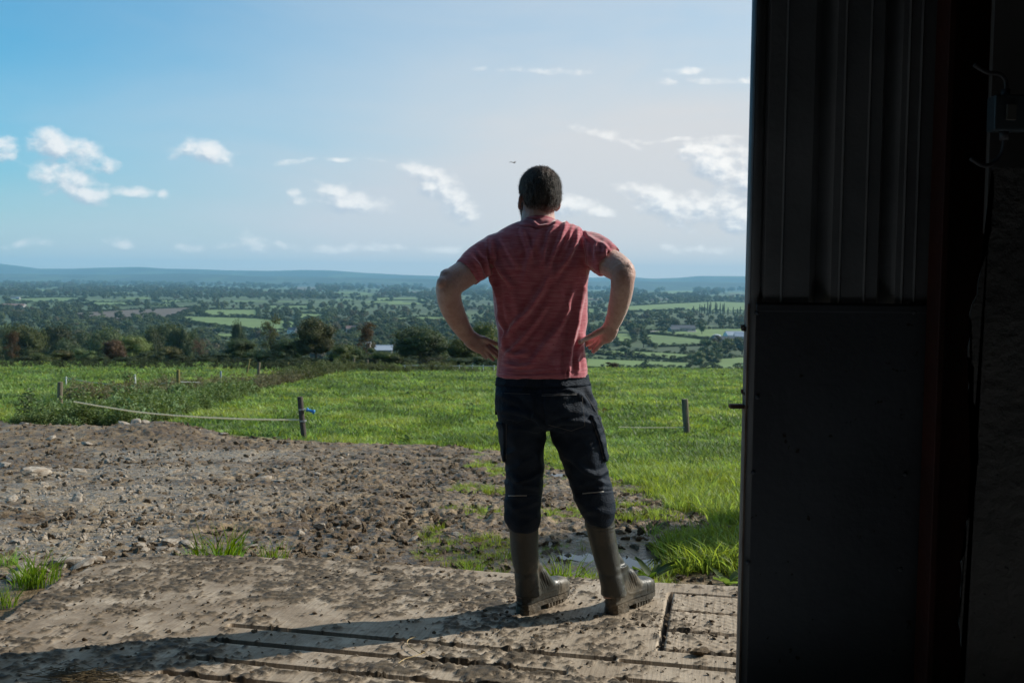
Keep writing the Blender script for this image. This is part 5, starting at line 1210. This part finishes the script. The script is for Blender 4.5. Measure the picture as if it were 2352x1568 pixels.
# hedges along the meadow edges
hp = 0
def hedge_mesh(a, b, hgt, seed):
    L = (b-a).length; n = max(4, int(L/(hgt*.9))); rr = np.random.default_rng(seed); Vv, Ff = [], []; dirn = (b-a)/L
    cv = None; allv, allf, off = [], [], 0
    for i in range(n):
        src = HSRC[rr.integers(0, len(HSRC))]; s_ = hgt*rr.uniform(.55, 1.35)*(1.7 if rr.random() < .12 else 1); c_ = a+dirn*L*(i+rr.uniform(.2, .8))/n; a_ = rr.uniform(0, 6.28)
        R_ = np.array([[math.cos(a_), -math.sin(a_), 0], [math.sin(a_), math.cos(a_), 0], [0, 0, 1]]); v_ = (src[0]*np.array([1.5, 1.5, 1.0])*s_) @ R_.T+np.array(c_); allv.append(v_); allf.append(src[1]+off); off += len(v_)
    return np_mesh('hedge', np.concatenate(allv), np.concatenate(allf), False)
def lowcrown(seed):
    m_ = crown_mesh('tmp', seed, 9, 170, .17, 'bush', core=False); v_ = get_co(m_); f_ = np.arange(len(v_)).reshape(-1, 4); bpy.data.meshes.remove(m_)
    bmc = bmesh.new(); bmesh.ops.create_icosphere(bmc, subdivisions=1, radius=.36, matrix=Matrix.Translation((0, 0, .40))); cv = np.array([v.co[:] for v in bmc.verts]); cf = np.array([[v.index for v in f.verts]+[f.verts[2].index] for f in bmc.faces]); bmc.free()
    return np.concatenate([v_, cv]), np.concatenate([f_, cf[:, [0, 1, 2, 2]]+len(v_)])
def quadsonly(src): return src
HS0 = [lowcrown(s) for s in (31, 32, 33)]
HSRC = []
for v_, f_ in HS0:                     # keep quads only: drop the degenerate core faces
    k = f_[:, 2] != f_[:, 3]; HSRC.append((v_[:], f_[k]))
seen = 0; rings_ = []
for k, (poly, pts) in enumerate(hedges):
    n = len(pts); ms = []
    for i in range(n):
        a, b = pts[i], pts[(i+1) % n]; pa, pb = poly[i], poly[(i+1) % n]
        if max(pa[0], pb[0]) < -20 or min(pa[0], pb[0]) > 1740 or (b-a).length < 25: continue
        if (pa[1]+pb[1])/2 > 856: continue
        ms.append(hedge_mesh(a, b, 3.0 if (pa[1]+pb[1])/2 > 770 else 4.5, 100+seen)); seen += 1
    if not ms: continue
    vv, ff, of = [], [], 0
    for m_ in ms: v_ = get_co(m_); vv.append(v_); ff.append(np.arange(len(v_)).reshape(-1, 4)+of) if False else None; q_ = np.empty(len(m_.loops), np.int32); m_.loops.foreach_get('vertex_index', q_); ff.append(q_.reshape(-1, 4)+of); of += len(v_)
    rings_.append((sum(p_[0] for p_ in poly)/n, sum(p_[1] for p_ in poly)/n, np_mesh('hedge', np.concatenate(vv), np.concatenate(ff), False)))
for nm_, y0_, y1_ in (('far', 0, 700), ('middle', 700, 752), ('near', 752, 900)):
    for k, (cx_, cy_, m_) in enumerate(sorted([r_ for r_ in rings_ if y0_ <= r_[1] < y1_], key=lambda r_: r_[0])):
        m_.materials.append(M_CROWN); o = bpy.data.objects.new('hedge', m_); COL.objects.link(o); o.color = (.036, .055, .020, 1)
        tag(o, 'dark hedge round a green valley meadow, %s from the left among the %s meadows' % (ORD[k], nm_), 'hedge', 'hedges between the valley meadows')
# woods: everywhere in the valley that is not meadow
polys = [p_ for p_, _ in FD]; PUP = [p_ for p_, c_ in FD if c_ == PU]
def scat_px(n, y0, y1, powr=1.0):
    px_ = RNG.uniform(-330, 2050, n); py_ = y0+(y1-y0)*RNG.random(n)**powr
    yl = py_+(px_-1176)*.0105*(1-sstep(py_, 760, 840)); ok = np.ones(n, bool)
    for p_ in polys:
        sd_ = poly_sd(px_, yl+1.5, p_); ok &= (sd_ > .6) | ((RNG.random(n) < .22) & (p_ in PUP))
    return px_[ok], yl[ok]
qa, qb = scat_px(13000, 652.5, 692, 1.15); qc, qd = scat_px(6500, 690, 850, 1.1); px_, py_ = np.concatenate([qa, qc]), np.concatenate([qb, qd])
# nothing tall right in front of an open meadow
dd_ = np.array([onplain(a, b).y for a, b in zip(px_, py_)]); hpx = 9.5/dd_*FPX; room = np.ones(len(px_))
for p_ in [q_ for q_ in polys if q_ not in PUP]:
    for fr in (.9, .6, .35): room = np.where((room > fr*.8) & (poly_sd(px_, py_-hpx*fr, p_) < 0), fr*.8, room)
clump = fbm2(px_/60, py_/9, 3, 201); k = (RNG.random(len(px_)) < .30+.8*sstep(clump, .34, .55)) & ((room > .6) | (RNG.random(len(px_)) < .10))
k &= ~((px_ > 1330) & (py_ > 775) & (RNG.random(len(px_)) < .75))
room = room[k]
px_, py_ = px_[k], py_[k]; pts = np.array([onplain(a, b)[:] for a, b in zip(px_, py_)]); pts[:, 1] += RNG.normal(0, 1, len(pts))*pts[:, 1]*.012
near_k = pts[:, 1] < 640; pts = pts[~near_k]; px_ = px_[~near_k]; py_ = py_[~near_k]; room = room[~near_k]
dist = pts[:, 1]; siz = RNG.uniform(6, 12, len(pts))*np.clip(dist/2600, 1, 3.6)*np.where(room < .6, .6, 1)
fb = tree('valley_tree', onplain(1370, 800), 11, 11, CR_F[0], TR[0], (.05, .08, .025), 'lone rounded tree in the meadow just right of the man', None, 'tree', .1)
fb2 = tree('valley_tree', onplain(1437, 822), 13, 14, CR_F[1], TR[1], (.045, .075, .022), 'tallest tree in the hedge between the near right meadows', None, 'tree', .1)
fb3 = tree('valley_tree', onplain(1450, 765), 14, 13, CR_F[2], TR[2], (.06, .095, .03), 'pale rounded tree at the left end of the farm lane', None, 'tree', .1)
fb4 = tree('valley_tree', onplain(1612, 768), 14, 17, CR_F[3], TR[0], (.055, .09, .03), 'upright tree right of the dark farmhouse', None, 'tree', .1)
srcs = [[c_ for c_ in t_.children if c_.name.startswith('crown')][0] for t_ in (fb, fb2, fb3, fb4)]
hue = RNG.random(len(pts))
for kk, (lo_, hi_, colr) in enumerate(((0, .62, (.054, .074, .027)), (.62, .88, (.090, .115, .036)), (.88, 1.01, (.095, .085, .040)))):
    k = (hue >= lo_) & (hue < hi_)
    o = scatter(('woodland', 'woodland_edge', 'autumn_woodland')[kk], pts[k]-np.array([0, 0, .5]), srcs, siz[k]*1.45, color=(*colr, 1), tilt=.03, zscale=np.full(k.sum(), .78)); tag(o, 'mass of valley woods', kind='stuff')
# individual nearer valley trees
r = random.Random(21); cnt = 0
for i in range(400):
    a, b = r.uniform(-20, 1715), 700+r.random()*125
    if any(float(poly_sd(np.array([a, a, a]), np.array([b+1.5, b-8, b-18]), p_).min()) < 1.0 for p_ in polys): continue
    if b > 790 and a < 1150: continue
    base = onplain(a, b)
    if base.y < 640 or cnt >= 110: continue
    s_ = r.uniform(9, 16); c_ = r.choice([(.036, .058, .02), (.05, .078, .024), (.07, .10, .03), (.08, .07, .035)])
    tree('valley_tree', base, s_*1.1, s_, CR_F[cnt % 4], TR[cnt % 3], c_, 'one of the rounded trees standing in the nearer valley woods', 'rounded trees of the nearer valley', 'tree', .06, r.uniform(0, 6)); cnt += 1
# columnar conifers
for i, (a, h_) in enumerate([(1593,11),(1607,14),(1612,12),(1618,15),(1625,18),(1629,14),(1632,18),(1643,19),(1646,16),(1654,17),(1660,15),(1663,17),(1672,11),(1684,12),(1694,10),(1700,13)]):
    b = 720+(a-1593)*.05; tree('conifer_tree', onplain(a, b), 4.2, h_*1.45, CR_P[i % 2], TRT[i % 2], (.040, .055, .028), 'thin dark columnar conifer below the far meadow, %s from the left of its row' % ORD[i], 'row of columnar conifers', 'tree', .02)

# ---- hills
def ridge(name, pl, dist, depth, colr, seed, lab):
    px_ = np.linspace(pl[0][0], pl[-1][0], 260); py_ = np.interp(px_, [p_[0] for p_ in pl], [p_[1] for p_ in pl]); rows = []
    tops = np.array([P(a, b, dist)[:] for a, b in zip(px_, py_)]); nz_ = 26
    for j in range(nz_):
        t_ = j/(nz_-1); s_ = math.sin(t_*math.pi/2)
        zz = -60+(tops[:, 2]+60)*(s_**1.3 if s_ > 0 else 0)+(fbm2(tops[:, 0]/500+seed, np.full(260, t_*7), 4, seed)-.5)*26*math.sin(t_*math.pi)
        y_ = dist-depth*(1-t_)+(fbm2(tops[:, 0]/900, np.full(260, t_*3), 3, seed+3)-.5)*500*(1-t_); rows.append(np.stack([tops[:, 0]*y_/dist, y_, zz], 1))
    rows.append(rows[-1]+np.array([0, 900, -40])); rows.append(rows[-1]+np.array([0, 1500, -160]))
    me_ = np_mesh(name, np.concatenate(rows), grid_faces(len(rows), 260)); o_ = link(name, me_, colr); tag(o_, lab, kind='structure')
M_HILL = mat('hill_woods', (.016, .030, .018), (.045, .075, .028), .0022, .95, lo=.5, hi=.62, stretch=(1, .5, 1))
ridge('hills', [(-500,612),(-100,606),(0,605),(40,612),(80,617),(160,617),(230,615),(320,613),(380,617),(450,618),(520,621),(620,622),(700,620),(760,621),(840,627),(920,631),(1010,634),(1120,633),(1250,638),(1400,637),(1460,637),(1500,640),(1560,638),(1600,634),(1680,634),(1740,635),(2100,625),(2500,628)], 15200, 2600, M_HILL, 4, 'long blue hills on the horizon')
ridge('hills', [(-400,631),(0,628),(120,630),(260,631),(420,628),(500,630),(580,634),(660,635),(760,636),(880,639),(1000,641),(1150,644),(1300,648),(1400,646),(1440,645),(1520,647),(1600,647),(1720,649),(2200,652)], 11500, 2200, M_HILL, 14, 'lower nearer line of dark blue hills')

# ---- buildings in the valley
M_WHT = mat('whitewash', (.7, .7, .68), rough=.8); M_SLATE = mat('slate_roof', (.08, .085, .095), rough=.6); M_TINR = mat('pale_tin_roof', (.36, .40, .45), rough=.35, metal=.2); M_GREY = mat('grey_block', (.22, .22, .21), rough=.9); M_WIN = mat('window_glass', (.03, .035, .04), rough=.1); M_RROOF = mat('rusty_roof', (.20, .13, .11), rough=.7)
def house(name, base, L, Wd, H_, rh, wm_, rm, lab, cat, rz=0, wins=3, round_=False, chim=False):
    t_ = empty(name, base, lab, cat, None, rz); bm = bmesh.new()
    if round_:
        seg = 14; pr = [(-Wd/2, 0)]+[(-math.cos(math.pi*k/seg)*Wd/2, H_+rh*math.sin(math.pi*k/seg)) for k in range(seg+1)]+[(Wd/2, 0)]
    else: pr = [(-Wd/2, 0), (-Wd/2, H_), (0, H_+rh-.05), (Wd/2, H_), (Wd/2, 0)]
    f0 = [bm.verts.new((-L/2, a, b)) for a, b in pr]; f1_ = [bm.verts.new((L/2, a, b)) for a, b in pr]; bm.faces.new(f0); bm.faces.new(f1_[::-1])
    for i in range(len(pr)): bm.faces.new((f0[i], f1_[i], f1_[(i+1) % len(pr)], f0[(i+1) % len(pr)]))
    bmesh.ops.recalc_face_normals(bm, faces=bm.faces); link('wall', bm, wm_, t_)
    bm = bmesh.new()
    if round_:
        for k in range(seg):
            a0, a1 = math.pi*k/seg, math.pi*(k+1)/seg; q = [(-math.cos(a)*(Wd/2+.15), H_+(rh+.15)*math.sin(a)) for a in (a0, a1)]
            bm.faces.new([bm.verts.new(v) for v in ((-L/2-.3, *q[0]), (L/2+.3, *q[0]), (L/2+.3, *q[1]), (-L/2-.3, *q[1]))])
    else:
        sl = math.atan2(rh, Wd/2); ln = math.hypot(rh, Wd/2)+.5
        for s in (-1, 1): box(bm, 0, s*Wd/4, H_+rh/2+.12, L+.6, ln, .15, Matrix.Rotation(-s*sl, 3, 'X'))
    rf = link('roof', bm, rm, t_)
    if chim: bm = bmesh.new(); box(bm, L*.3, 0, H_+rh+.4, .8, .8, 1.6); link('chimney', bm, M_GREY, rf)
    for i in range(wins):
        bm = bmesh.new(); box(bm, -L/2+L*(i+.5)/wins, -Wd/2-.02, H_*.55, 1.2, .1, 1.3); link('window', bm, M_WIN, t_)
    bm = bmesh.new(); box(bm, L*.08, -Wd/2-.03, 1.05, 1.1, .1, 2.1); link('door', bm, M_SLATE, t_)
    return t_
zs = 320
p0 = P(882, 800, zs); house('shed', (p0.x, zs, p0.z-2.6), 5.2, 7, 2.2, 1.3, M_GREY, M_TINR, 'pale tin-roofed shed between the hedge trees', 'shed', .1, 2)
p0 = P(847, 793, zs-10); house('cottage', (p0.x, zs-10, p0.z-1.2), 1.0, 2, 1.5, .5, M_WHT, M_WHT, 'tiny white gable left of the tin-roofed shed', 'house', 0, 1)
house('farmhouse', onplain(1568, 762), 30, 12, 5, 3.5, M_GREY, M_SLATE, 'dark long farmhouse among trees in the middle of the valley', 'house', .1, 4, chim=True)
house('farmhouse', onplain(1548, 763), 12, 9, 4, 2.5, M_GREY, M_SLATE, 'smaller slate-roofed annex left of the dark farmhouse', 'house', .3, 2)
house('silo_shed', onplain(1645, 786), 14, 13, 3, 5, M_GREY, M_TINR, 'round-topped pale tin shed at the left of the right-hand farm', 'shed', 1.3, 1, round_=True)
house('barn_shed', onplain(1668, 788), 24, 14, 4, 3, M_GREY, M_SLATE, 'dark slate-roofed barn in front of the right-hand farm', 'barn', -.15, 2)
house('barn_shed', onplain(1686, 782), 20, 12, 6, 4, M_WHT, M_TINR, 'pale-roofed barn at the rear of the right-hand farm', 'barn', .2, 2)
house('barn_shed', onplain(1704, 786), 16, 12, 6, 4, M_GREY, M_TINR, 'pale-roofed barn nearest the door edge at the right-hand farm', 'barn', -.1, 2)
house('cottage', onplain(32, 687), 16, 8, 4, 3, M_WHT, M_SLATE, 'white house at far left in the distance', 'house', .2, 3)
house('cottage', onplain(42, 688), 10, 8, 4, 3, M_GREY, M_TINR, 'small white house right of the far-left white house', 'house', -.2, 2)
house('barn_shed', onplain(33, 708), 40, 20, 5, 4, M_GREY, M_RROOF, 'low reddish-roofed barn at far left', 'barn', .1, 3)
house('cottage', onplain(487, 765), 10, 8, 4, 3, M_WHT, M_SLATE, 'white cottage left of the tall thin olive tree', 'house', .2, 2)
house('cottage', onplain(806, 764), 11, 8, 5, 3, M_WHT, M_RROOF, 'cottage with reddish roof left of the brown-topped tree', 'house', .2, 2)
house('cottage', onplain(672, 766), 9, 8, 4, 3, M_WHT, M_SLATE, 'pale cottage just left of the highest hedge tree', 'house', -.3, 2)
M_LANE = mat('pale_lane', (.42, .40, .36), rough=.9)
for l in (f5([(575,592),(730,570),(732,576),(580,598)]), f5([(950,575),(1020,575),(1022,586),(948,586)])):
    bm = bmesh.new(); bm.faces.new([bm.verts.new(onplain(*p_)+Vector((0, 0, 1.3))) for p_ in l]); o = link('lane', bm, M_LANE); tag(o, kind='structure')

# ================================================================== FENCES, WEEDS, SMALL THINGS
M_POST = mat('weathered_post', (.16, .13, .085), (.09, .075, .05), 9, .9, .8, 30, stretch=(1, 1, .2)); M_POSTD = mat('dark_post', (.065, .050, .042), (.035, .028, .024), 9, .85, .8, 30, stretch=(1, 1, .2))
M_YEL = mat('mossy_post', (.20, .17, .045), (.12, .10, .04), 7, .9); M_TAPE = mat('fence_tape', (.8, .74, .58), rough=.6, trans=.5); M_WIRE = mat('fence_wire', (.35, .36, .36), rough=.4, metal=.6); M_BLUE = mat('blue_plastic', (.015, .16, .42), rough=.35); M_WPOST = mat('white_plastic', (.6, .6, .58), rough=.5)
def post(name, pb, pt, w_, mt, lab, cat='fence post', d_=None, n=12, grp='posts of the field fence'):
    b_ = G(*pb) if d_ is None else P(pb[0], pb[1], d_); t_ = P(pt[0], pt[1], b_.y); root = empty(name, b_, lab, cat, grp); bm = bmesh.new(); v = t_-b_; r_ = w_/FPX*b_.y/2
    rs = []
    for k in range(7):
        c_ = v*k/6+Vector((0, 0, -.0)); rs.append([c_+Vector((math.cos(a)*r_*(1+.05*math.sin(3*a+k)), math.sin(a)*r_*(1+.05*math.cos(2*a+k)), 0)) for a in [math.tau*j/n for j in range(n)]])
    rings(bm, [[p_+Vector((0, 0, -.25)) for p_ in rs[0]]]+rs); link('shaft', bm, mt, root, False, False); return root, b_, t_
pA = post('fence_post', (699,1018), (689,911), 13, M_POSTD, 'dark leaning wooden post with a blue gate handle on the field edge')
pB = post('fence_post', (1577,997), (1573,916), 15, M_POST, 'short thick post standing in the pasture right of the man')
pC = post('fence_post', (138,935), (138,877), 12, M_POST, 'weathered post at the left end of the weed strip')
pD = post('fence_post', (410,915), (409,849), 8, M_YEL, 'mossy yellow post rising from the middle of the weeds')
pE = post('fence_post', (592,884), (595,832), 7, M_POST, 'weathered post with a grey insulator toward the far end of the weeds')
pF = post('fence_post', (566,862), (573,824), 5, M_YEL, 'thin leaning mossy post behind the weed strip')
pG = post('fence_post', (661,850), (661,832), 5, M_YEL, 'small mossy post beside the far end of the weeds')
pI = post('stake', (311,890), (310,860), 4, M_WPOST, 'white plastic stake behind the left weeds')
pJ = post('stake', (508,882), (507,852), 4.5, mat('grey_plastic', (.22, .26, .30), rough=.5), 'grey plastic stake near the middle of the weed strip')
pK = post('stake', (152,886), (152,865), 3, M_WPOST, 'white insulated stake beside the left post')
pL = post('gate_post', (812,852), (813,823), 5, M_POST, 'left post of the wooden rail gap in the far hedge', 'gate post'); pM = post('gate_post', (844,852), (844,826), 5, M_POST, 'right post of the wooden rail gap in the far hedge', 'gate post')
bm = bmesh.new(); a_, b_ = P(815, 841, pL[1].y-.2), P(886, 842, pL[1].y-.2); box(bm, *((a_+b_)/2), (b_-a_).length, .08, .14); o = link('rail', bm, M_POST); tag(o, 'wooden rail spanning the gap in the far hedge', 'rail')
# fittings on the near post
root, b_, t_ = pA
bm = bmesh.new(); q = P(705, 943, b_.y)-b_; w_ = 9/FPX*b_.y
q1_, q2_ = P(704, 940, b_.y-.02)-b_, P(723, 946, b_.y-.02)-b_
tube(bm, [q1_, q1_+(q2_-q1_)*.12, q1_+(q2_-q1_)*.2, q1_+(q2_-q1_)*.75, q1_+(q2_-q1_)*.82, q2_], [.030, .038, .022, .024, .040, .030], 12)
hg = link('gate_handle', bm, M_BLUE, root, False, True); hg['label'] = 'bright blue insulated gate handle'
for py_ in (940, 966):
    bm = bmesh.new(); c_ = P(691+(py_-911)*.095, py_, b_.y)-b_; cyl(bm, c_-Vector((0, 0, .012)), c_+Vector((0, 0, .012)), .056, n=14); link('wire_wrap', bm, M_WIRE, root)
def line(name, pts, rad, mt, lab, cat):
    bm = bmesh.new(); sp_ = smooth_pts(pts, 6); tube(bm, sp_, rad, 6); o_ = link(name, bm, mt); return tag(o_, lab, cat)
yA, yC = pA[1].y, pC[1].y
line('fence_tape', [P(170, 922, yA+2.6), P(240, 934, yA+2.0), P(320, 946, yA+1.3), P(420, 955, yA+.6), P(560, 962, yA+.1), P(687, 964, yA-.05)], .013, M_TAPE, 'white fence tape sagging from the weeds to the dark leaning post', 'fence tape')
yB = pB[1].y
line('fence_tape', [P(1420, 980, yB+.3), P(1470, 981.5, yB+.2), P(1572, 981, yB-.05)], .008, M_TAPE, 'thin tape running left from the thick post in the pasture', 'fence tape')
line('fence_wire', [P(152, 868, 38), P(230, 880, 37), P(330, 886, 36.5), P(409, 877, pD[1].y), P(507, 879, pJ[1].y), P(595, 870, pE[1].y)], .012, M_WIRE, 'thin wire strung between the posts of the weed strip', 'wire')
dF = G(1100, 855).y-1
for i, a_ in enumerate((930,980,1030,1055,1085,1110,1135)):
    post('fence_stake', (a_, 855), (a_, 838), 1.8, M_WPOST, 'thin stake of the far wire fence, %s from the left' % ORD[i], 'stake', dF, 8, 'stakes of the far wire fence')
line('fence_wire', [P(925, 839, dF), P(1030, 840, dF), P(1140, 841, dF)], .03, M_WIRE, 'top wire of the far fence below the hedge', 'wire')
# weed strip along the fence
def weed_plant(seed, h=1.0, n=150):
    r_ = np.random.default_rng(seed); C_ = []
    for s in range(9):
        a_ = r_.uniform(0, 6.28); l_ = r_.uniform(.05, .38); hh = h*r_.uniform(.5, 1.05)
        for k in range(n//9): t_ = r_.random()**.7; C_.append((math.cos(a_)*l_*t_+r_.normal(0, .05), math.sin(a_)*l_*t_+r_.normal(0, .05), hh*t_+r_.normal(0, .02)))
    cen = np.array(C_); n_ = len(cen); u_ = r_.normal(size=(n_, 3)); u_[:, 2] *= .5; u_ /= np.linalg.norm(u_, axis=1)[:, None]; v_ = np.cross(u_, r_.normal(size=(n_, 3))); v_ /= np.linalg.norm(v_, axis=1)[:, None]; sz = r_.uniform(.05, .10, n_)[:, None]
    Vv = np.stack([cen-u_*sz*.5, cen+v_*sz*.25, cen+u_*sz*.5, cen-v_*sz*.25], 1).reshape(-1, 3); m_ = np_mesh('weed', Vv, np.arange(n_*4).reshape(-1, 4), False); m_.materials.append(M_WEED); return m_
wp = []
for i, (a_, b_, lab) in enumerate([(70,982,'leafy bramble at the left foot of the weed strip'),(275,935,'tall nettle clump in the middle of the weed strip'),(300,868+30,'spiky dark weed rising behind the strip')]):
    o = bpy.data.objects.new('weed', weed_plant(50+i, .8, 420)); COL.objects.link(o); o.location = G(a_, b_); o.color = (.07, .10, .035, 1); tag(o, lab, 'weed'); wp.append(o)
def strip(n, pl, cfn, nm, hs, lab):
    """pl: centre line of the strip in (px, base py, half width px, height m)"""
    t_ = RNG.random(n)*(len(pl)-1); i_ = np.minimum(t_.astype(int), len(pl)-2); f_ = t_-i_; A_ = np.array(pl)
    q = A_[i_]*(1-f_)[:, None]+A_[i_+1]*f_[:, None]; P_ = []
    for (a_, b_, w_, h_) in q:
        g_ = G(a_+RNG.uniform(-1, 1)*w_, b_+RNG.uniform(-1, 1)*w_*.06); P_.append((g_.x, g_.y, g_.z-.02, h_))
    P_ = np.array(P_); zz, _ = gh(P_[:, 0], P_[:, 1]); s_ = P_[:, 3]*RNG.gamma(6, .12, n).clip(.35, 1.4)/.8*hs*.72
    o_ = scatter(nm, np.stack([P_[:, 0], P_[:, 1], zz-.03], 1), wp, s_, color=cfn, tilt=.35); tag(o_, lab, kind='stuff')
strip(900, [(55,988,20,.45),(110,985,45,.55),(200,980,80,.75),(290,970,90,.8),(350,955,85,.75),(420,930,80,.7),(500,915,70,.7),(560,905,40,.6)], (.12, .175, .06, 1), 'undergrowth', 1, 'nettles and brambles along the fence')
strip(450, [(200,930,50,.7),(280,925,80,.8),(400,905,90,.75),(470,900,80,.7),(540,890,50,.8)], (.16, .15, .08, 1), 'undergrowth_dry', 1, 'browning nettles along the fence')
strip(320, [(560,905,20,.5),(600,893,25,.7),(640,885,25,.8),(680,872,25,.8)], (.12, .11, .065, 1), 'undergrowth_dead', 1, 'purple-brown dead stems along the fence')
strip(900, [(650,878,20,.8),(690,872,30,.95),(740,858,35,1.1),(790,852,40,1.1),(850,852,40,.9),(900,853,40,.9),(960,853,60,.7),(1010,854,30,1.2),(1120,855,60,.5)], (.085, .10, .040, 1), 'hedge_undergrowth', 1, 'scrub at the foot of the far hedge')
strip(900, [(-60,842,60,.7),(200,842,100,.65),(400,844,100,.7),(600,846,100,.75),(700,848,60,.8)], (.030, .042, .018, 1), 'hedge_bottom', 1.2, 'dark brambles along the far hedge bottom')

# bird in the sky
bp = P(1180, 374, 40); brd = bpy.data.objects.new('bird', None); bm = bmesh.new()
tube(bm, [(-.11, 0, 0), (-.06, 0, .004), (0, 0, .008), (.06, 0, .006), (.09, 0, .01), (.115, 0, .008)], [.006, .014, .022, .018, .013, .003], 8)
for s in (-1, 1):
    q = [(.03, s*.01, .01), (-.03, s*.01, .01), (-.05, s*.10, .035), (-.09, s*.20, .02), (-.02, s*.13, .04)]
    v0 = [bm.verts.new(Vector(p_)) for p_ in q]; v1 = [bm.verts.new(Vector(p_)+Vector((0, 0, .006))) for p_ in q]; bm.faces.new(v0); bm.faces.new(v1[::-1])
    for i in range(5): bm.faces.new((v0[i], v1[i], v1[(i+1) % 5], v0[(i+1) % 5]))
o = link('bird', bm, mat('dark_feathers', (.03, .03, .035), rough=.8)); o.location = bp; o.rotation_euler.z = .9; tag(o, 'small dark bird flying above the man', 'bird')

# ================================================================== HAZE
bm = bmesh.new(); box(bm, 0, 7500, 120, 48000, 19400, 370)
mh = bpy.data.materials.new('haze'); mh.use_nodes = True; T = NT(mh.node_tree); T.n.clear()
pv = T.node('ShaderNodeVolumePrincipled', {'Color': (.36, .74, 1.0, 1), 'Density': 6.8e-5, 'Anisotropy': .0}); T.l.new(pv.outputs[0], T.node('ShaderNodeOutputMaterial').inputs['Volume'])
o = link('haze', bm, mh); tag(o, 'blue summer haze over the valley', kind='stuff')
